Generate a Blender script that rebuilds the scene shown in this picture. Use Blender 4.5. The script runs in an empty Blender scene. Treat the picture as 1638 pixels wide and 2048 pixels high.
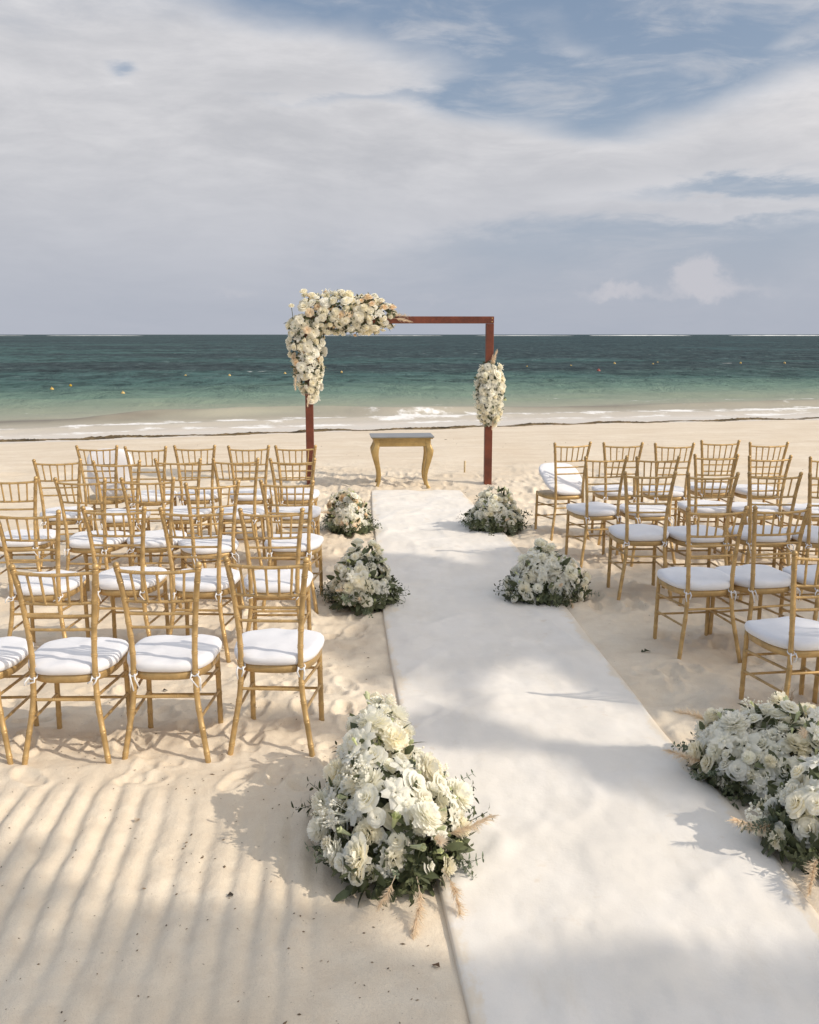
import bpy, math, random
import numpy as np
from mathutils import Vector, Matrix, Euler
random.seed(7)
rng = np.random.default_rng(7)
scene = bpy.context.scene
COL = scene.collection
PI = math.pi

# ------------------------------------------------------------------ camera
H = 1.9
F = 2000.0
PITCH = math.atan(355.0 / F)
cam_d = bpy.data.cameras.new('camera')
cam_d.sensor_fit = 'VERTICAL'
cam_d.sensor_height = 36.0
cam_d.lens = F / 2048.0 * 36.0
cam_d.clip_start = 0.05
cam_d.clip_end = 80000
cam = bpy.data.objects.new('camera', cam_d)
COL.objects.link(cam)
cam.location = (0, 0, H)
cam.rotation_euler = (PI / 2 - PITCH, 0, 0)
scene.camera = cam

# ------------------------------------------------------------------ sun, exposure
SUN_EL = math.radians(34.5)
SUN_A = math.radians(22)          # the sun stands to the right and a little behind the camera
SX, SY = math.cos(SUN_A), -math.sin(SUN_A)
SUNV = Vector((SX * math.cos(SUN_EL), SY * math.cos(SUN_EL), math.sin(SUN_EL)))
sl = bpy.data.lights.new('sun', 'SUN')
sl.energy = 2.75
sl.angle = math.radians(0.55)
sl.color = (1.0, 0.90, 0.76)
sun = bpy.data.objects.new('sun', sl)
COL.objects.link(sun)
sun.rotation_euler = SUNV.to_track_quat('Z', 'Y').to_euler()
sun.location = (8, -3, 12)
scene.view_settings.view_transform = 'Standard'
scene.view_settings.look = 'None'
scene.view_settings.gamma = 1
scene.view_settings.exposure = 0.0
scene.view_settings.use_curve_mapping = False
scene.cycles.diffuse_bounces = 7
scene.cycles.max_bounces = 12


def azel(px, py):
    dx = (px - 819) / F
    dy = -(py - 1024) / F
    x, y, z = dx, math.cos(PITCH) + dy * math.sin(PITCH), -math.sin(PITCH) + dy * math.cos(PITCH)
    return math.atan2(x, y), math.atan2(z, math.hypot(x, y))


def unproj(px, py, z=0.0):
    dx = (px - 819) / F
    dy = -(py - 1024) / F
    x, y, zz = dx, math.cos(PITCH) + dy * math.sin(PITCH), -math.sin(PITCH) + dy * math.cos(PITCH)
    t = (z - H) / zz
    return Vector((x * t, y * t, z))


# ------------------------------------------------------------------ node helper
class NT:
    def __init__(s, tree):
        s.t = tree

    def n(s, typ, **kw):
        nd = s.t.nodes.new(typ)
        for k, v in kw.items():
            setattr(nd, k, v)
        return nd

    def val(s, x, sock):
        if hasattr(x, 'is_output') or isinstance(x, bpy.types.NodeSocket):
            s.t.links.new(x, sock)
        elif x is not None:
            if sock.type == 'RGBA' and hasattr(x, '__len__') and len(x) == 3:
                x = (*x, 1)
            sock.default_value = x

    def m(s, op, a, b=None, c=None, clamp=False):
        nd = s.n('ShaderNodeMath', operation=op, use_clamp=clamp)
        s.val(a, nd.inputs[0])
        if b is not None: s.val(b, nd.inputs[1])
        if c is not None: s.val(c, nd.inputs[2])
        return nd.outputs[0]

    def vm(s, op, a, b=None):
        nd = s.n('ShaderNodeVectorMath', operation=op)
        s.val(a, nd.inputs[0])
        if b is not None: s.val(b, nd.inputs[1])
        return nd.outputs[0]

    def mix(s, f, a, b, bt='MIX'):
        nd = s.n('ShaderNodeMix', data_type='RGBA', blend_type=bt)
        s.val(f, nd.inputs[0]); s.val(a, nd.inputs[6]); s.val(b, nd.inputs[7])
        return nd.outputs[2]

    def noise(s, vec, scale, detail=3, rough=0.5, dist=0.0):
        nd = s.n('ShaderNodeTexNoise')
        if vec is not None: s.t.links.new(vec, nd.inputs['Vector'])
        nd.inputs['Scale'].default_value = scale
        nd.inputs['Detail'].default_value = detail
        nd.inputs['Roughness'].default_value = rough
        nd.inputs['Distortion'].default_value = dist
        return nd.outputs['Fac']

    def ss(s, x, lo, hi, a=0.0, b=1.0):
        nd = s.n('ShaderNodeMapRange', interpolation_type='SMOOTHSTEP')
        s.val(x, nd.inputs[0])
        nd.inputs[1].default_value = lo; nd.inputs[2].default_value = hi
        nd.inputs[3].default_value = a; nd.inputs[4].default_value = b
        return nd.outputs[0]

    def ramp(s, x, stops):
        nd = s.n('ShaderNodeValToRGB')
        s.val(x, nd.inputs[0])
        el = nd.color_ramp.elements
        while len(el) < len(stops): el.new(0.5)
        for e, (p, c) in zip(el, stops):
            e.position = p; e.color = (*c, 1)
        return nd.outputs[0]

    def mapv(s, vec, sc=(1, 1, 1), loc=(0, 0, 0)):
        nd = s.n('ShaderNodeMapping')
        s.t.links.new(vec, nd.inputs[0])
        nd.inputs['Scale'].default_value = sc
        nd.inputs['Location'].default_value = loc
        return nd.outputs[0]


# ------------------------------------------------------------------ world: nishita sky behind a broken cloud deck
world = bpy.data.worlds.new('World')
scene.world = world
world.use_nodes = True
wt = world.node_tree
wt.nodes.clear()
W = NT(wt)
sky = W.n('ShaderNodeTexSky', sky_type='NISHITA', sun_disc=False)
sky.sun_elevation = SUN_EL
sky.sun_rotation = math.atan2(SX, SY)
sky.altitude = 0
sky.air_density = 1.0
sky.dust_density = 2.0
sky.ozone_density = 1.2
tc = W.n('ShaderNodeTexCoord')
d = tc.outputs['Generated']
sep = W.n('ShaderNodeSeparateXYZ'); wt.links.new(d, sep.inputs[0])
dx_, dy_, dz_ = sep.outputs
az = W.m('ARCTAN2', dx_, dy_)
el = W.m('ARCSINE', dz_)
stretched = W.mapv(d, (1, 1, 2.6))
warp = W.n('ShaderNodeTexNoise'); wt.links.new(stretched, warp.inputs['Vector'])
warp.inputs['Scale'].default_value = 3.0; warp.inputs['Detail'].default_value = 3
wv = W.vm('SCALE', W.vm('SUBTRACT', warp.outputs['Color'], (0.5, 0.5, 0.5)))
wt.nodes[-1].inputs['Scale'].default_value = 0.16
sv = W.vm('ADD', stretched, wv)
n_big = W.noise(sv, 4.0, 9, 0.58)
n_fine = W.noise(W.mapv(sv, (1, 1, 1.6)), 13.0, 7, 0.62)
wsep = W.n('ShaderNodeSeparateXYZ'); wt.links.new(warp.outputs['Color'], wsep.inputs[0])
azw = W.m('ADD', az, W.m('MULTIPLY', W.m('SUBTRACT', wsep.outputs[0], 0.5), 0.14))
elw = W.m('ADD', el, W.m('MULTIPLY', W.m('SUBTRACT', wsep.outputs[1], 0.5), 0.06))
elw = W.m('ADD', elw, W.m('MULTIPLY', W.m('SUBTRACT', n_fine, 0.5), 0.03))


def gauss(px, py, sx, sy, amp, slope=0.0, wa=None, we=None):
    a0, e0 = azel(px, py)
    wa = azw if wa is None else wa
    we = elw if we is None else we
    u = W.m('SUBTRACT', wa, a0)
    v = W.m('SUBTRACT', we, e0)
    if slope: v = W.m('ADD', v, W.m('MULTIPLY', u, slope))
    u = W.m('DIVIDE', u, sx / F); v = W.m('DIVIDE', v, sy / F)
    q = W.m('ADD', W.m('MULTIPLY', u, u), W.m('MULTIPLY', v, v))
    e = W.m('EXPONENT', W.m('MULTIPLY', q, -1.0))
    return W.m('MULTIPLY', e, amp)


def total(xs):
    r = xs[0]
    for x in xs[1:]: r = W.m('ADD', r, x)
    return r


bias = total([
    gauss(120, 330, 700, 330, 0.75), gauss(850, 330, 420, 120, 0.62, 0.12), gauss(1480, 310, 420, 85, 0.60, -0.06),
    gauss(620, 130, 260, 60, 0.22, 0.1), gauss(1590, 180, 160, 45, 0.35),
    gauss(1300, 170, 330, 95, -0.62, -0.12), gauss(560, 0, 170, 55, -0.50, 0.15), gauss(960, 70, 220, 70, -0.42), gauss(1010, 185, 110, 40, -0.35),
    gauss(250, 132, 34, 15, -0.62), gauss(1200, 275, 90, 30, -0.30), gauss(720, 188, 260, 12, -0.45),
    gauss(1480, 396, 330, 16, -0.62, 0.02), gauss(1250, 480, 500, 50, -0.42), gauss(1500, 425, 260, 14, 0.55),
    gauss(1120, 110, 120, 30, 0.34, 0.3), gauss(1600, 80, 120, 30, 0.45, -0.2), gauss(1250, 40, 260, 26, 0.22)])
dens = total([W.m('MULTIPLY', W.m('SUBTRACT', n_big, 0.5), 0.95), W.m('MULTIPLY', W.m('SUBTRACT', n_fine, 0.5), 0.35), bias])
cover = W.ss(dens, -0.26, 0.50)
# low cumulus near the horizon
nf2 = W.noise(W.mapv(d, (1, 1, 1.4)), 34.0, 6, 0.6)
az2 = W.m('ADD', az, W.m('MULTIPLY', W.m('SUBTRACT', nf2, 0.5), 0.05))
el2 = W.m('ADD', el, W.m('MULTIPLY', W.m('SUBTRACT', W.noise(d, 41.0, 5, 0.6), 0.5), 0.035))
cum = total([gauss(1395, 545, 46, 34, 1.3, 0, az2, el2), gauss(1450, 585, 130, 18, 0.55, 0, az2, el2), gauss(1230, 580, 75, 16, 0.7, 0, az2, el2),
             gauss(470, 585, 60, 17, 0.45, 0, az2, el2), gauss(850, 598, 110, 13, 0.35, 0, az2, el2), gauss(190, 590, 130, 14, 0.28, 0, az2, el2),
             gauss(1060, 592, 90, 12, 0.3, 0, az2, el2)])
cumf = W.m('MULTIPLY', W.ss(cum, 0.20, 0.85), 0.75)
K = 10.0                                     # background strength is 0.1
bl = W.ss(el, 0.02, 0.42)
lowhaze = W.mix(bl, (0.37 * K, 0.45 * K, 0.56 * K), (0.185 * K, 0.275 * K, 0.42 * K))
skyc = W.n('ShaderNodeMix', data_type='RGBA', blend_type='MIX')
wt.links.new(sky.outputs[0], skyc.inputs[6]); wt.links.new(lowhaze, skyc.inputs[7]); skyc.inputs[0].default_value = 0.8
clear = skyc.outputs[2]
shade = W.m('ADD', W.m('MULTIPLY', n_big, 0.55), W.m('MULTIPLY', n_fine, 0.45))
thick = W.ss(dens, 0.15, 1.0)
shade = W.m('SUBTRACT', W.ss(shade, 0.3, 0.75), W.m('MULTIPLY', thick, 0.42))
cloudc = W.mix(W.m('ADD', shade, 0.25, clamp=True), (0.55 * K, 0.55 * K, 0.575 * K), (0.78 * K, 0.765 * K, 0.775 * K))
wisp = W.ss(W.noise(W.mapv(sv, (1, 1, 2.2), (3, 1, 2)), 5.5, 8, 0.62, 0.4), 0.46, 0.70, 0.05, 0.55)
cover = W.m('MAXIMUM', cover, wisp)
c1 = W.mix(W.m('MULTIPLY', cover, 0.93), clear, cloudc)
hz = W.ss(el, 0.0, 0.20, 0.88, 0.0)
c2 = W.mix(hz, c1, (0.425 * K, 0.455 * K, 0.53 * K))
c3 = W.mix(cumf, c2, (0.60 * K, 0.59 * K, 0.63 * K))
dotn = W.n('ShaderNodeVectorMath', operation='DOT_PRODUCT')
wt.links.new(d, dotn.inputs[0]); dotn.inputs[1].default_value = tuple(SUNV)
fill_glow = W.m('POWER', W.m('MAXIMUM', dotn.outputs['Value'], 0.0), 1.6)   # added warm fill: sky boosted towards the sun to lift the shade
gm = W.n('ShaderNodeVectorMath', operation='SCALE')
gm.inputs[0].default_value = (2.6, 2.05, 1.40); wt.links.new(fill_glow, gm.inputs['Scale'])
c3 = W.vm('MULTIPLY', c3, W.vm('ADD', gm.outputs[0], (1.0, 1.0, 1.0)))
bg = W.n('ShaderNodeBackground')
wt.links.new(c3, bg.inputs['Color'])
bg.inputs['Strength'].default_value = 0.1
wo = W.n('ShaderNodeOutputWorld')
wt.links.new(bg.outputs[0], wo.inputs[0])


# ------------------------------------------------------------------ general helpers
def mesh(name, V, Fc, mat, smooth=True):
    me = bpy.data.meshes.new(name)
    me.from_pydata([tuple(v) for v in V], [], [tuple(f) for f in Fc])
    if mat is not None: me.materials.append(mat)
    if smooth: me.shade_smooth()
    me.update()
    return me


def obj(name, me, parent=None, loc=None, rot=None, scale=None):
    o = bpy.data.objects.new(name, me)
    COL.objects.link(o)
    if parent is not None: o.parent = parent
    if loc is not None: o.location = loc
    if rot is not None: o.rotation_euler = rot
    if scale is not None: o.scale = (scale,) * 3 if isinstance(scale, (int, float)) else scale
    return o


def thing(name, label, cat, loc=(0, 0, 0), rz=0, group=None):
    o = bpy.data.objects.new(name, None)
    COL.objects.link(o)
    o.empty_display_size = 0.1
    o.location = loc; o.rotation_euler = (0, 0, rz)
    o['label'] = label; o['category'] = cat
    if group: o['group'] = group
    return o


def tag(o, label, cat, group=None, kind=None):
    o['label'] = label
    if cat: o['category'] = cat
    if group: o['group'] = group
    if kind: o['kind'] = kind
    return o


class MB:
    """collects shapes into one mesh"""
    def __init__(s):
        s.V = []; s.F = []

    def add(s, V, Fc, M=None):
        b = len(s.V)
        s.V += [tuple(M @ Vector(v)) if M is not None else tuple(v) for v in V]
        s.F += [tuple(i + b for i in f) for f in Fc]
        return s

    def mesh(s, name, mat, smooth=True):
        return mesh(name, s.V, s.F, mat, smooth)

    def tube(s, pts, rad, seg=8, cap=True):
        pts = [Vector(p) for p in pts]
        n = len(pts)
        if isinstance(rad, (int, float)): rad = [rad] * n
        b = len(s.V)
        up = None
        for i, p in enumerate(pts):
            t = (pts[min(i + 1, n - 1)] - pts[max(i - 1, 0)]).normalized()
            if up is None:
                ref = Vector((0, 0, 1)) if abs(t.z) < 0.9 else Vector((0, 1, 0))
                up = (ref - t * ref.dot(t)).normalized()
            else:
                up = (up - t * up.dot(t)).normalized()
            sd = t.cross(up)
            for k in range(seg):
                a = 2 * PI * k / seg
                s.V.append(tuple(p + (up * math.cos(a) + sd * math.sin(a)) * rad[i]))
        for i in range(n - 1):
            for k in range(seg):
                k2 = (k + 1) % seg
                s.F.append((b + i * seg + k, b + i * seg + k2, b + (i + 1) * seg + k2, b + (i + 1) * seg + k))
        if cap:
            s.F.append(tuple(b + k for k in range(seg))[::-1])
            s.F.append(tuple(b + (n - 1) * seg + k for k in range(seg)))
        return s

    def box(s, c, sz, bev=0.0):
        x, y, z = [q / 2 for q in sz]
        c = Vector(c)
        if bev <= 0:
            V = [c + Vector((i * x, j * y, k * z)) for i in (-1, 1) for j in (-1, 1) for k in (-1, 1)]
            Fc = [(0, 1, 3, 2), (4, 6, 7, 5), (0, 4, 5, 1), (2, 3, 7, 6), (0, 2, 6, 4), (1, 5, 7, 3)]
            return s.add(V, Fc)
        V = []; idx = {}
        for i in (-1, 1):
            for j in (-1, 1):
                for k in (-1, 1):
                    for ax in range(3):
                        h = [x, y, z]
                        for q in range(3):
                            if q != ax: h[q] -= bev
                        idx[(i, j, k, ax)] = len(V)
                        V.append(c + Vector((i * h[0], j * h[1], k * h[2])))
        Fc = []
        for i in (-1, 1):
            q = [idx[(i, a, b_, 0)] for a, b_ in ((-1, -1), (1, -1), (1, 1), (-1, 1))]
            Fc.append(q if i > 0 else q[::-1])
            q = [idx[(a, i, b_, 1)] for a, b_ in ((-1, -1), (1, -1), (1, 1), (-1, 1))]
            Fc.append(q[::-1] if i > 0 else q)
            q = [idx[(a, b_, i, 2)] for a, b_ in ((-1, -1), (1, -1), (1, 1), (-1, 1))]
            Fc.append(q if i > 0 else q[::-1])
        for a in (-1, 1):
            for b_ in (-1, 1):
                Fc.append([idx[(a, b_, -1, 0)], idx[(a, b_, 1, 0)], idx[(a, b_, 1, 1)], idx[(a, b_, -1, 1)]])
                Fc.append([idx[(a, -1, b_, 0)], idx[(a, 1, b_, 0)], idx[(a, 1, b_, 2)], idx[(a, -1, b_, 2)]])
                Fc.append([idx[(-1, a, b_, 1)], idx[(1, a, b_, 1)], idx[(1, a, b_, 2)], idx[(-1, a, b_, 2)]])
        for i in (-1, 1):
            for j in (-1, 1):
                for k in (-1, 1):
                    Fc.append([idx[(i, j, k, 0)], idx[(i, j, k, 1)], idx[(i, j, k, 2)]])
        return s.add(V, Fc)


def grid_mesh(name, X, Y, Z, mat, attrs=None):
    """X, Y, Z arrays (rows, cols) -> fast grid mesh"""
    r, c = X.shape
    co = np.stack([X, Y, Z], -1).reshape(-1, 3).astype(np.float32)
    i = np.arange(r * c).reshape(r, c)
    q = np.stack([i[:-1, :-1], i[:-1, 1:], i[1:, 1:], i[1:, :-1]], -1).reshape(-1, 4).astype(np.int32)
    me = bpy.data.meshes.new(name)
    me.vertices.add(len(co)); me.vertices.foreach_set('co', co.ravel())
    me.loops.add(q.size); me.loops.foreach_set('vertex_index', q.ravel())
    me.polygons.add(len(q)); me.polygons.foreach_set('loop_start', np.arange(0, q.size, 4, dtype=np.int32))
    me.polygons.foreach_set('use_smooth', np.ones(len(q), dtype=bool))
    if attrs:
        for k, a in attrs.items():
            at = me.attributes.new(k, 'FLOAT', 'POINT')
            at.data.foreach_set('value', a.astype(np.float32).ravel())
    me.materials.append(mat)
    me.update(calc_edges=True)
    me.validate()
    return me


# value noise in numpy
_T = rng.random((256, 256))


def vnoise(x, y, seed=0):
    x = x + seed * 17.37; y = y + seed * 9.13
    xi = np.floor(x).astype(int); yi = np.floor(y).astype(int)
    fx = x - xi; fy = y - yi
    fx = fx * fx * fx * (fx * (fx * 6 - 15) + 10); fy = fy * fy * fy * (fy * (fy * 6 - 15) + 10)
    a = _T[xi & 255, yi & 255]; b = _T[(xi + 1) & 255, yi & 255]
    c = _T[xi & 255, (yi + 1) & 255]; d_ = _T[(xi + 1) & 255, (yi + 1) & 255]
    return (a * (1 - fx) + b * fx) * (1 - fy) + (c * (1 - fx) + d_ * fx) * fy - 0.5


def fbm(x, y, seed=0, oct=4, gain=0.5):
    r = 0; a = 1
    for k in range(oct):
        r = r + a * vnoise(x * 2 ** k, y * 2 ** k, seed + k * 3.3); a *= gain
    return r


def sst(x, a, b):
    t = np.clip((x - a) / (b - a), 0, 1)
    return t * t * (3 - 2 * t)


# ------------------------------------------------------------------ materials
def new_mat(name):
    m = bpy.data.materials.new(name); m.use_nodes = True
    N = NT(m.node_tree)
    b = m.node_tree.nodes['Principled BSDF']
    return m, N, b


def simple(name, col, rough=0.6, metal=0.0, var=0.0, scale=20, bump=0.0, bscale=60, spec=0.5, rnd=0.0, coords='Object', sheen=0.0, trans=0.0):
    m, N, b = new_mat(name)
    c = None
    t = N.n('ShaderNodeTexCoord')
    if var > 0:
        nz = N.noise(t.outputs[coords], scale, 5, 0.6)
        lo = tuple(q * (1 - var) for q in col); hi = tuple(min(1, q * (1 + var)) for q in col)
        c = N.mix(N.ss(nz, 0.3, 0.7), lo, hi)
    if rnd > 0:
        oi = N.n('ShaderNodeObjectInfo')
        hsv = N.n('ShaderNodeHueSaturation')
        N.val(c if c is not None else col, hsv.inputs['Color'])
        N.val(N.m('MULTIPLY_ADD', oi.outputs['Random'], 2 * rnd, 1 - rnd), hsv.inputs['Value'])
        N.val(N.m('MULTIPLY_ADD', N.m('FRACT', N.m('MULTIPLY', oi.outputs['Random'], 7.31)), 0.3, 0.85), hsv.inputs['Saturation'])
        c = hsv.outputs[0]
    N.val(c if c is not None else col, b.inputs['Base Color'])
    b.inputs['Roughness'].default_value = rough
    b.inputs['Metallic'].default_value = metal
    b.inputs['Specular IOR Level'].default_value = spec
    if sheen: b.inputs['Sheen Weight'].default_value = sheen
    if bump > 0:
        bn = N.noise(t.outputs[coords], bscale, 4, 0.6)
        bp = N.n('ShaderNodeBump'); bp.inputs['Strength'].default_value = bump; bp.inputs['Distance'].default_value = 0.004
        N.val(bn, bp.inputs['Height']); N.val(bp.outputs[0], b.inputs['Normal'])
    if trans > 0:
        tr = N.n('ShaderNodeBsdfTranslucent'); N.val(c if c is not None else col, tr.inputs[0])
        mx = N.n('ShaderNodeMixShader'); mx.inputs[0].default_value = trans
        o = m.node_tree.nodes['Material Output']
        N.val(b.outputs[0], mx.inputs[1]); N.val(tr.outputs[0], mx.inputs[2]); N.val(mx.outputs[0], o.inputs[0])
    return m


M_gold = simple('gold_paint', (0.50, 0.335, 0.145), 0.38, 0.30, 0.22, 14, 0.25, 90)
M_cush = simple('cushion_fabric', (0.80, 0.80, 0.83), 0.85, 0, 0.03, 8, 0.35, 14, spec=0.2, sheen=0.2)
M_tie = simple('cushion_tie', (0.78, 0.78, 0.80), 0.85)
M_wood = simple('stained_wood', (0.130, 0.032, 0.014), 0.45, 0, 0.35, 5, 0.3, 30)
M_screw = simple('screw_metal', (0.6, 0.42, 0.18), 0.35, 0.8)
M_tgold = simple('table_gold', (0.42, 0.285, 0.11), 0.38, 0.35, 0.18, 8, 0.2, 40)
M_ttop = simple('table_top', (0.27, 0.27, 0.265), 0.30, 0.25, 0.10, 6)
M_petal = simple('petal_white', (0.96, 0.92, 0.79), 0.55, 0, 0.05, 8, rnd=0.06, spec=0.3, trans=0.42)
M_petalw = simple('petal_pure_white', (0.96, 0.945, 0.86), 0.55, 0, 0.04, 8, rnd=0.05, spec=0.3, trans=0.42)
M_peach = simple('petal_peach', (0.92, 0.78, 0.58), 0.55, 0, 0.08, 8, rnd=0.07, spec=0.3, trans=0.42)
M_green = simple('petal_green_white', (0.72, 0.76, 0.46), 0.5, 0, 0.12, 8, rnd=0.08, trans=0.25)
M_leaf = simple('leaf_dark', (0.095, 0.110, 0.055), 0.5, 0, 0.5, 9, spec=0.3, trans=0.15)
M_leaf2 = simple('leaf_euca', (0.20, 0.24, 0.17), 0.55, 0, 0.3, 9, spec=0.3, rnd=0.2, trans=0.15)
M_moss = simple('moss', (0.035, 0.032, 0.018), 0.9, 0, 0.4, 30)
M_stem = simple('stem_green', (0.13, 0.15, 0.06), 0.6)
M_pampas = simple('pampas', (0.86, 0.74, 0.58), 0.9, 0, 0.1, 9, spec=0.1, trans=0.45)
M_brown = simple('dry_leaf', (0.16, 0.09, 0.05), 0.8, 0, 0.4, 20)
M_dark = simple('dark_twig', (0.06, 0.045, 0.03), 0.8, 0, 0.4, 20)
M_dry = simple('dried_sprig', (0.52, 0.42, 0.31), 0.8)
M_stake = simple('stake_wood', (0.55, 0.43, 0.25), 0.7, 0, 0.2, 20)
M_buoy = simple('buoy_yellow', (0.52, 0.34, 0.07), 0.4, 0, 0.25, 6, rnd=0.15)
M_buoyr = simple('buoy_red', (0.30, 0.07, 0.05), 0.45)
M_kelp = simple('seaweed', (0.13, 0.092, 0.045), 0.75, 0, 0.6, 3, coords='Object')
M_foam = simple('foam_white', (0.85, 0.86, 0.86), 0.8)
M_trunk = simple('palm_trunk', (0.24, 0.19, 0.14), 0.85, 0, 0.3, 6, 0.4, 20)
M_frond = simple('palm_frond', (0.075, 0.11, 0.035), 0.5, 0, 0.3, 3, trans=0.2)
M_debris = simple('beach_debris', (0.20, 0.14, 0.085), 0.9, 0, 0.5, 30)

# sand
M_sand, N, b = new_mat('sand')
t = N.n('ShaderNodeTexCoord'); P = t.outputs['Object']
n1 = N.noise(P, 0.9, 5, 0.6); n2 = N.noise(P, 9, 5, 0.65); n3 = N.noise(P, 260, 3, 0.7)
c = N.mix(N.ss(n1, 0.3, 0.72), (0.735, 0.63, 0.49), (0.82, 0.725, 0.59))
c = N.mix(N.ss(n2, 0.35, 0.75, 0, 0.35), c, (0.62, 0.495, 0.365))
c = N.mix(N.ss(n3, 0.30, 0.48, 0.30, 0.0), c, (0.36, 0.28, 0.20))
speck = N.ss(N.noise(P, 55, 2, 0.5), 0.73, 0.77)
c = N.mix(N.m('MULTIPLY', speck, 0.55), c, (0.22, 0.16, 0.11))
# damp streaky far sand
far = N.n('ShaderNodeAttribute'); far.attribute_name = 'far'
n4 = N.noise(N.mapv(P, (0.7, 3.0, 1)), 1.3, 6, 0.65)
c = N.mix(N.m('MULTIPLY', N.ss(n4, 0.42, 0.68), N.m('MULTIPLY', far.outputs['Fac'], 0.30)), c, (0.56, 0.43, 0.31))
wet = N.n('ShaderNodeAttribute'); wet.attribute_name = 'wet'
wn = N.m('ADD', wet.outputs['Fac'], N.m('MULTIPLY', N.m('SUBTRACT', N.noise(N.mapv(P, (0.3, 1.2, 1)), 1.0, 4), 0.5), 0.25))
wf = N.ss(wn, 0.35, 0.62)
c = N.mix(wf, c, (0.71, 0.65, 0.57))
N.val(c, b.inputs['Base Color'])
N.val(N.m('MULTIPLY_ADD', wf, -0.5, 0.92), b.inputs['Roughness'])
b.inputs['Specular IOR Level'].default_value = 0.25
bh = N.m('ADD', N.m('MULTIPLY', N.noise(P, 38, 5, 0.65), 0.7), N.m('MULTIPLY', N.noise(P, 190, 3, 0.6), 0.25))
bp = N.n('ShaderNodeBump'); bp.inputs['Distance'].default_value = 0.012
N.val(N.m('MULTIPLY_ADD', wf, -0.45, 0.5), bp.inputs['Strength'])
N.val(bh, bp.inputs['Height']); N.val(bp.outputs[0], b.inputs['Normal'])

# rug
M_rug, N, b = new_mat('white_felt')
t = N.n('ShaderNodeTexCoord'); P = t.outputs['Object']
r1 = N.noise(P, 2.2, 5, 0.6); r2 = N.noise(P, 320, 2, 0.6)
c = N.mix(N.ss(r1, 0.35, 0.7), (0.80, 0.75, 0.68), (0.86, 0.815, 0.755))
c = N.mix(N.ss(r2, 0.35, 0.65, 0.10, 0), c, (0.6, 0.58, 0.55))
dirt = N.ss(N.noise(N.mapv(P, (1, 0.35, 1)), 3.4, 6, 0.68), 0.54, 0.80, 0, 0.6)
c = N.mix(dirt, c, (0.70, 0.63, 0.53))
ed = N.n('ShaderNodeAttribute'); ed.attribute_name = 'edge'
blown = N.m('ADD', N.noise(N.mapv(P, (1.6, 0.9, 1)), 2.6, 6, 0.7), N.m('MULTIPLY', ed.outputs['Fac'], -2.6))
c = N.mix(N.ss(blown, 0.36, 0.50, 0, 0.8), c, (0.78, 0.67, 0.52))
scuff = N.m('MULTIPLY', N.ss(N.noise(P, 7.5, 5, 0.7), 0.58, 0.70), N.ss(N.noise(P, 0.9, 3, 0.5), 0.45, 0.60, 0, 0.5))
c = N.mix(scuff, c, (0.68, 0.58, 0.46))
N.val(c, b.inputs['Base Color']); b.inputs['Roughness'].default_value = 0.95
b.inputs['Specular IOR Level'].default_value = 0.1
b.inputs['Sheen Weight'].default_value = 0.25
bp = N.n('ShaderNodeBump'); bp.inputs['Distance'].default_value = 0.006; bp.inputs['Strength'].default_value = 0.35
N.val(N.m('ADD', N.noise(P, 24, 5, 0.6), N.m('MULTIPLY', N.noise(P, 420, 2), 0.15)), bp.inputs['Height']); N.val(bp.outputs[0], b.inputs['Normal'])

# sea
M_sea, N, b = new_mat('sea_water')
t = N.n('ShaderNodeTexCoord'); P = t.outputs['Object']
sh = N.n('ShaderNodeAttribute'); sh.attribute_name = 'shore'
s = sh.outputs['Fac']
wob = N.noise(N.mapv(P, (0.035, 0.10, 1)), 1.0, 5, 0.55)
sw = N.m('MULTIPLY', N.m('MAXIMUM', s, 0.0), N.m('MULTIPLY_ADD', wob, 0.9, 0.55))
lg = N.m('DIVIDE', N.m('LOGARITHM', N.m('ADD', sw, 1.0), math.e), 8.0)
L = lambda q: math.log(q + 1) / 8.0
base = N.ramp(lg, [(0.0, (0.68, 0.62, 0.55)), (L(3), (0.42, 0.385, 0.31)), (L(8), (0.27, 0.31, 0.235)), (L(15), (0.165, 0.25, 0.20)),
                   (L(25), (0.080, 0.150, 0.135)), (L(40), (0.048, 0.074, 0.077)), (L(110), (0.044, 0.073, 0.078)), (L(500), (0.036, 0.068, 0.074))])
# seagrass patches and turquoise sand lanes
sxy = N.n('ShaderNodeSeparateXYZ'); N.val(P, sxy.inputs[0])
pn = N.noise(N.mapv(P, (0.012, 0.045, 1), (3.1, 0.6, 0)), 1.0, 5, 0.6)
side = N.ss(N.m('DIVIDE', sxy.outputs[0], N.m('MAXIMUM', sxy.outputs[1], 1.0)), -0.5, 0.35, 0.10, -0.12)
tq = N.m('MULTIPLY', N.ss(N.m('ADD', pn, side), 0.50, 0.62), N.m('MULTIPLY', N.ss(s, 18, 32), N.ss(s, 150, 330, 1, 0.15)))
base = N.mix(N.m('MULTIPLY', tq, 0.85), base, (0.070, 0.142, 0.135))
gr = N.noise(N.mapv(P, (0.10, 0.5, 1)), 1.0, 6, 0.7)
base = N.mix(N.m('MULTIPLY', N.ss(gr, 0.45, 0.62), N.ss(s, 16, 36, 0, 0.55)), base, (0.022, 0.036, 0.040))
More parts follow.
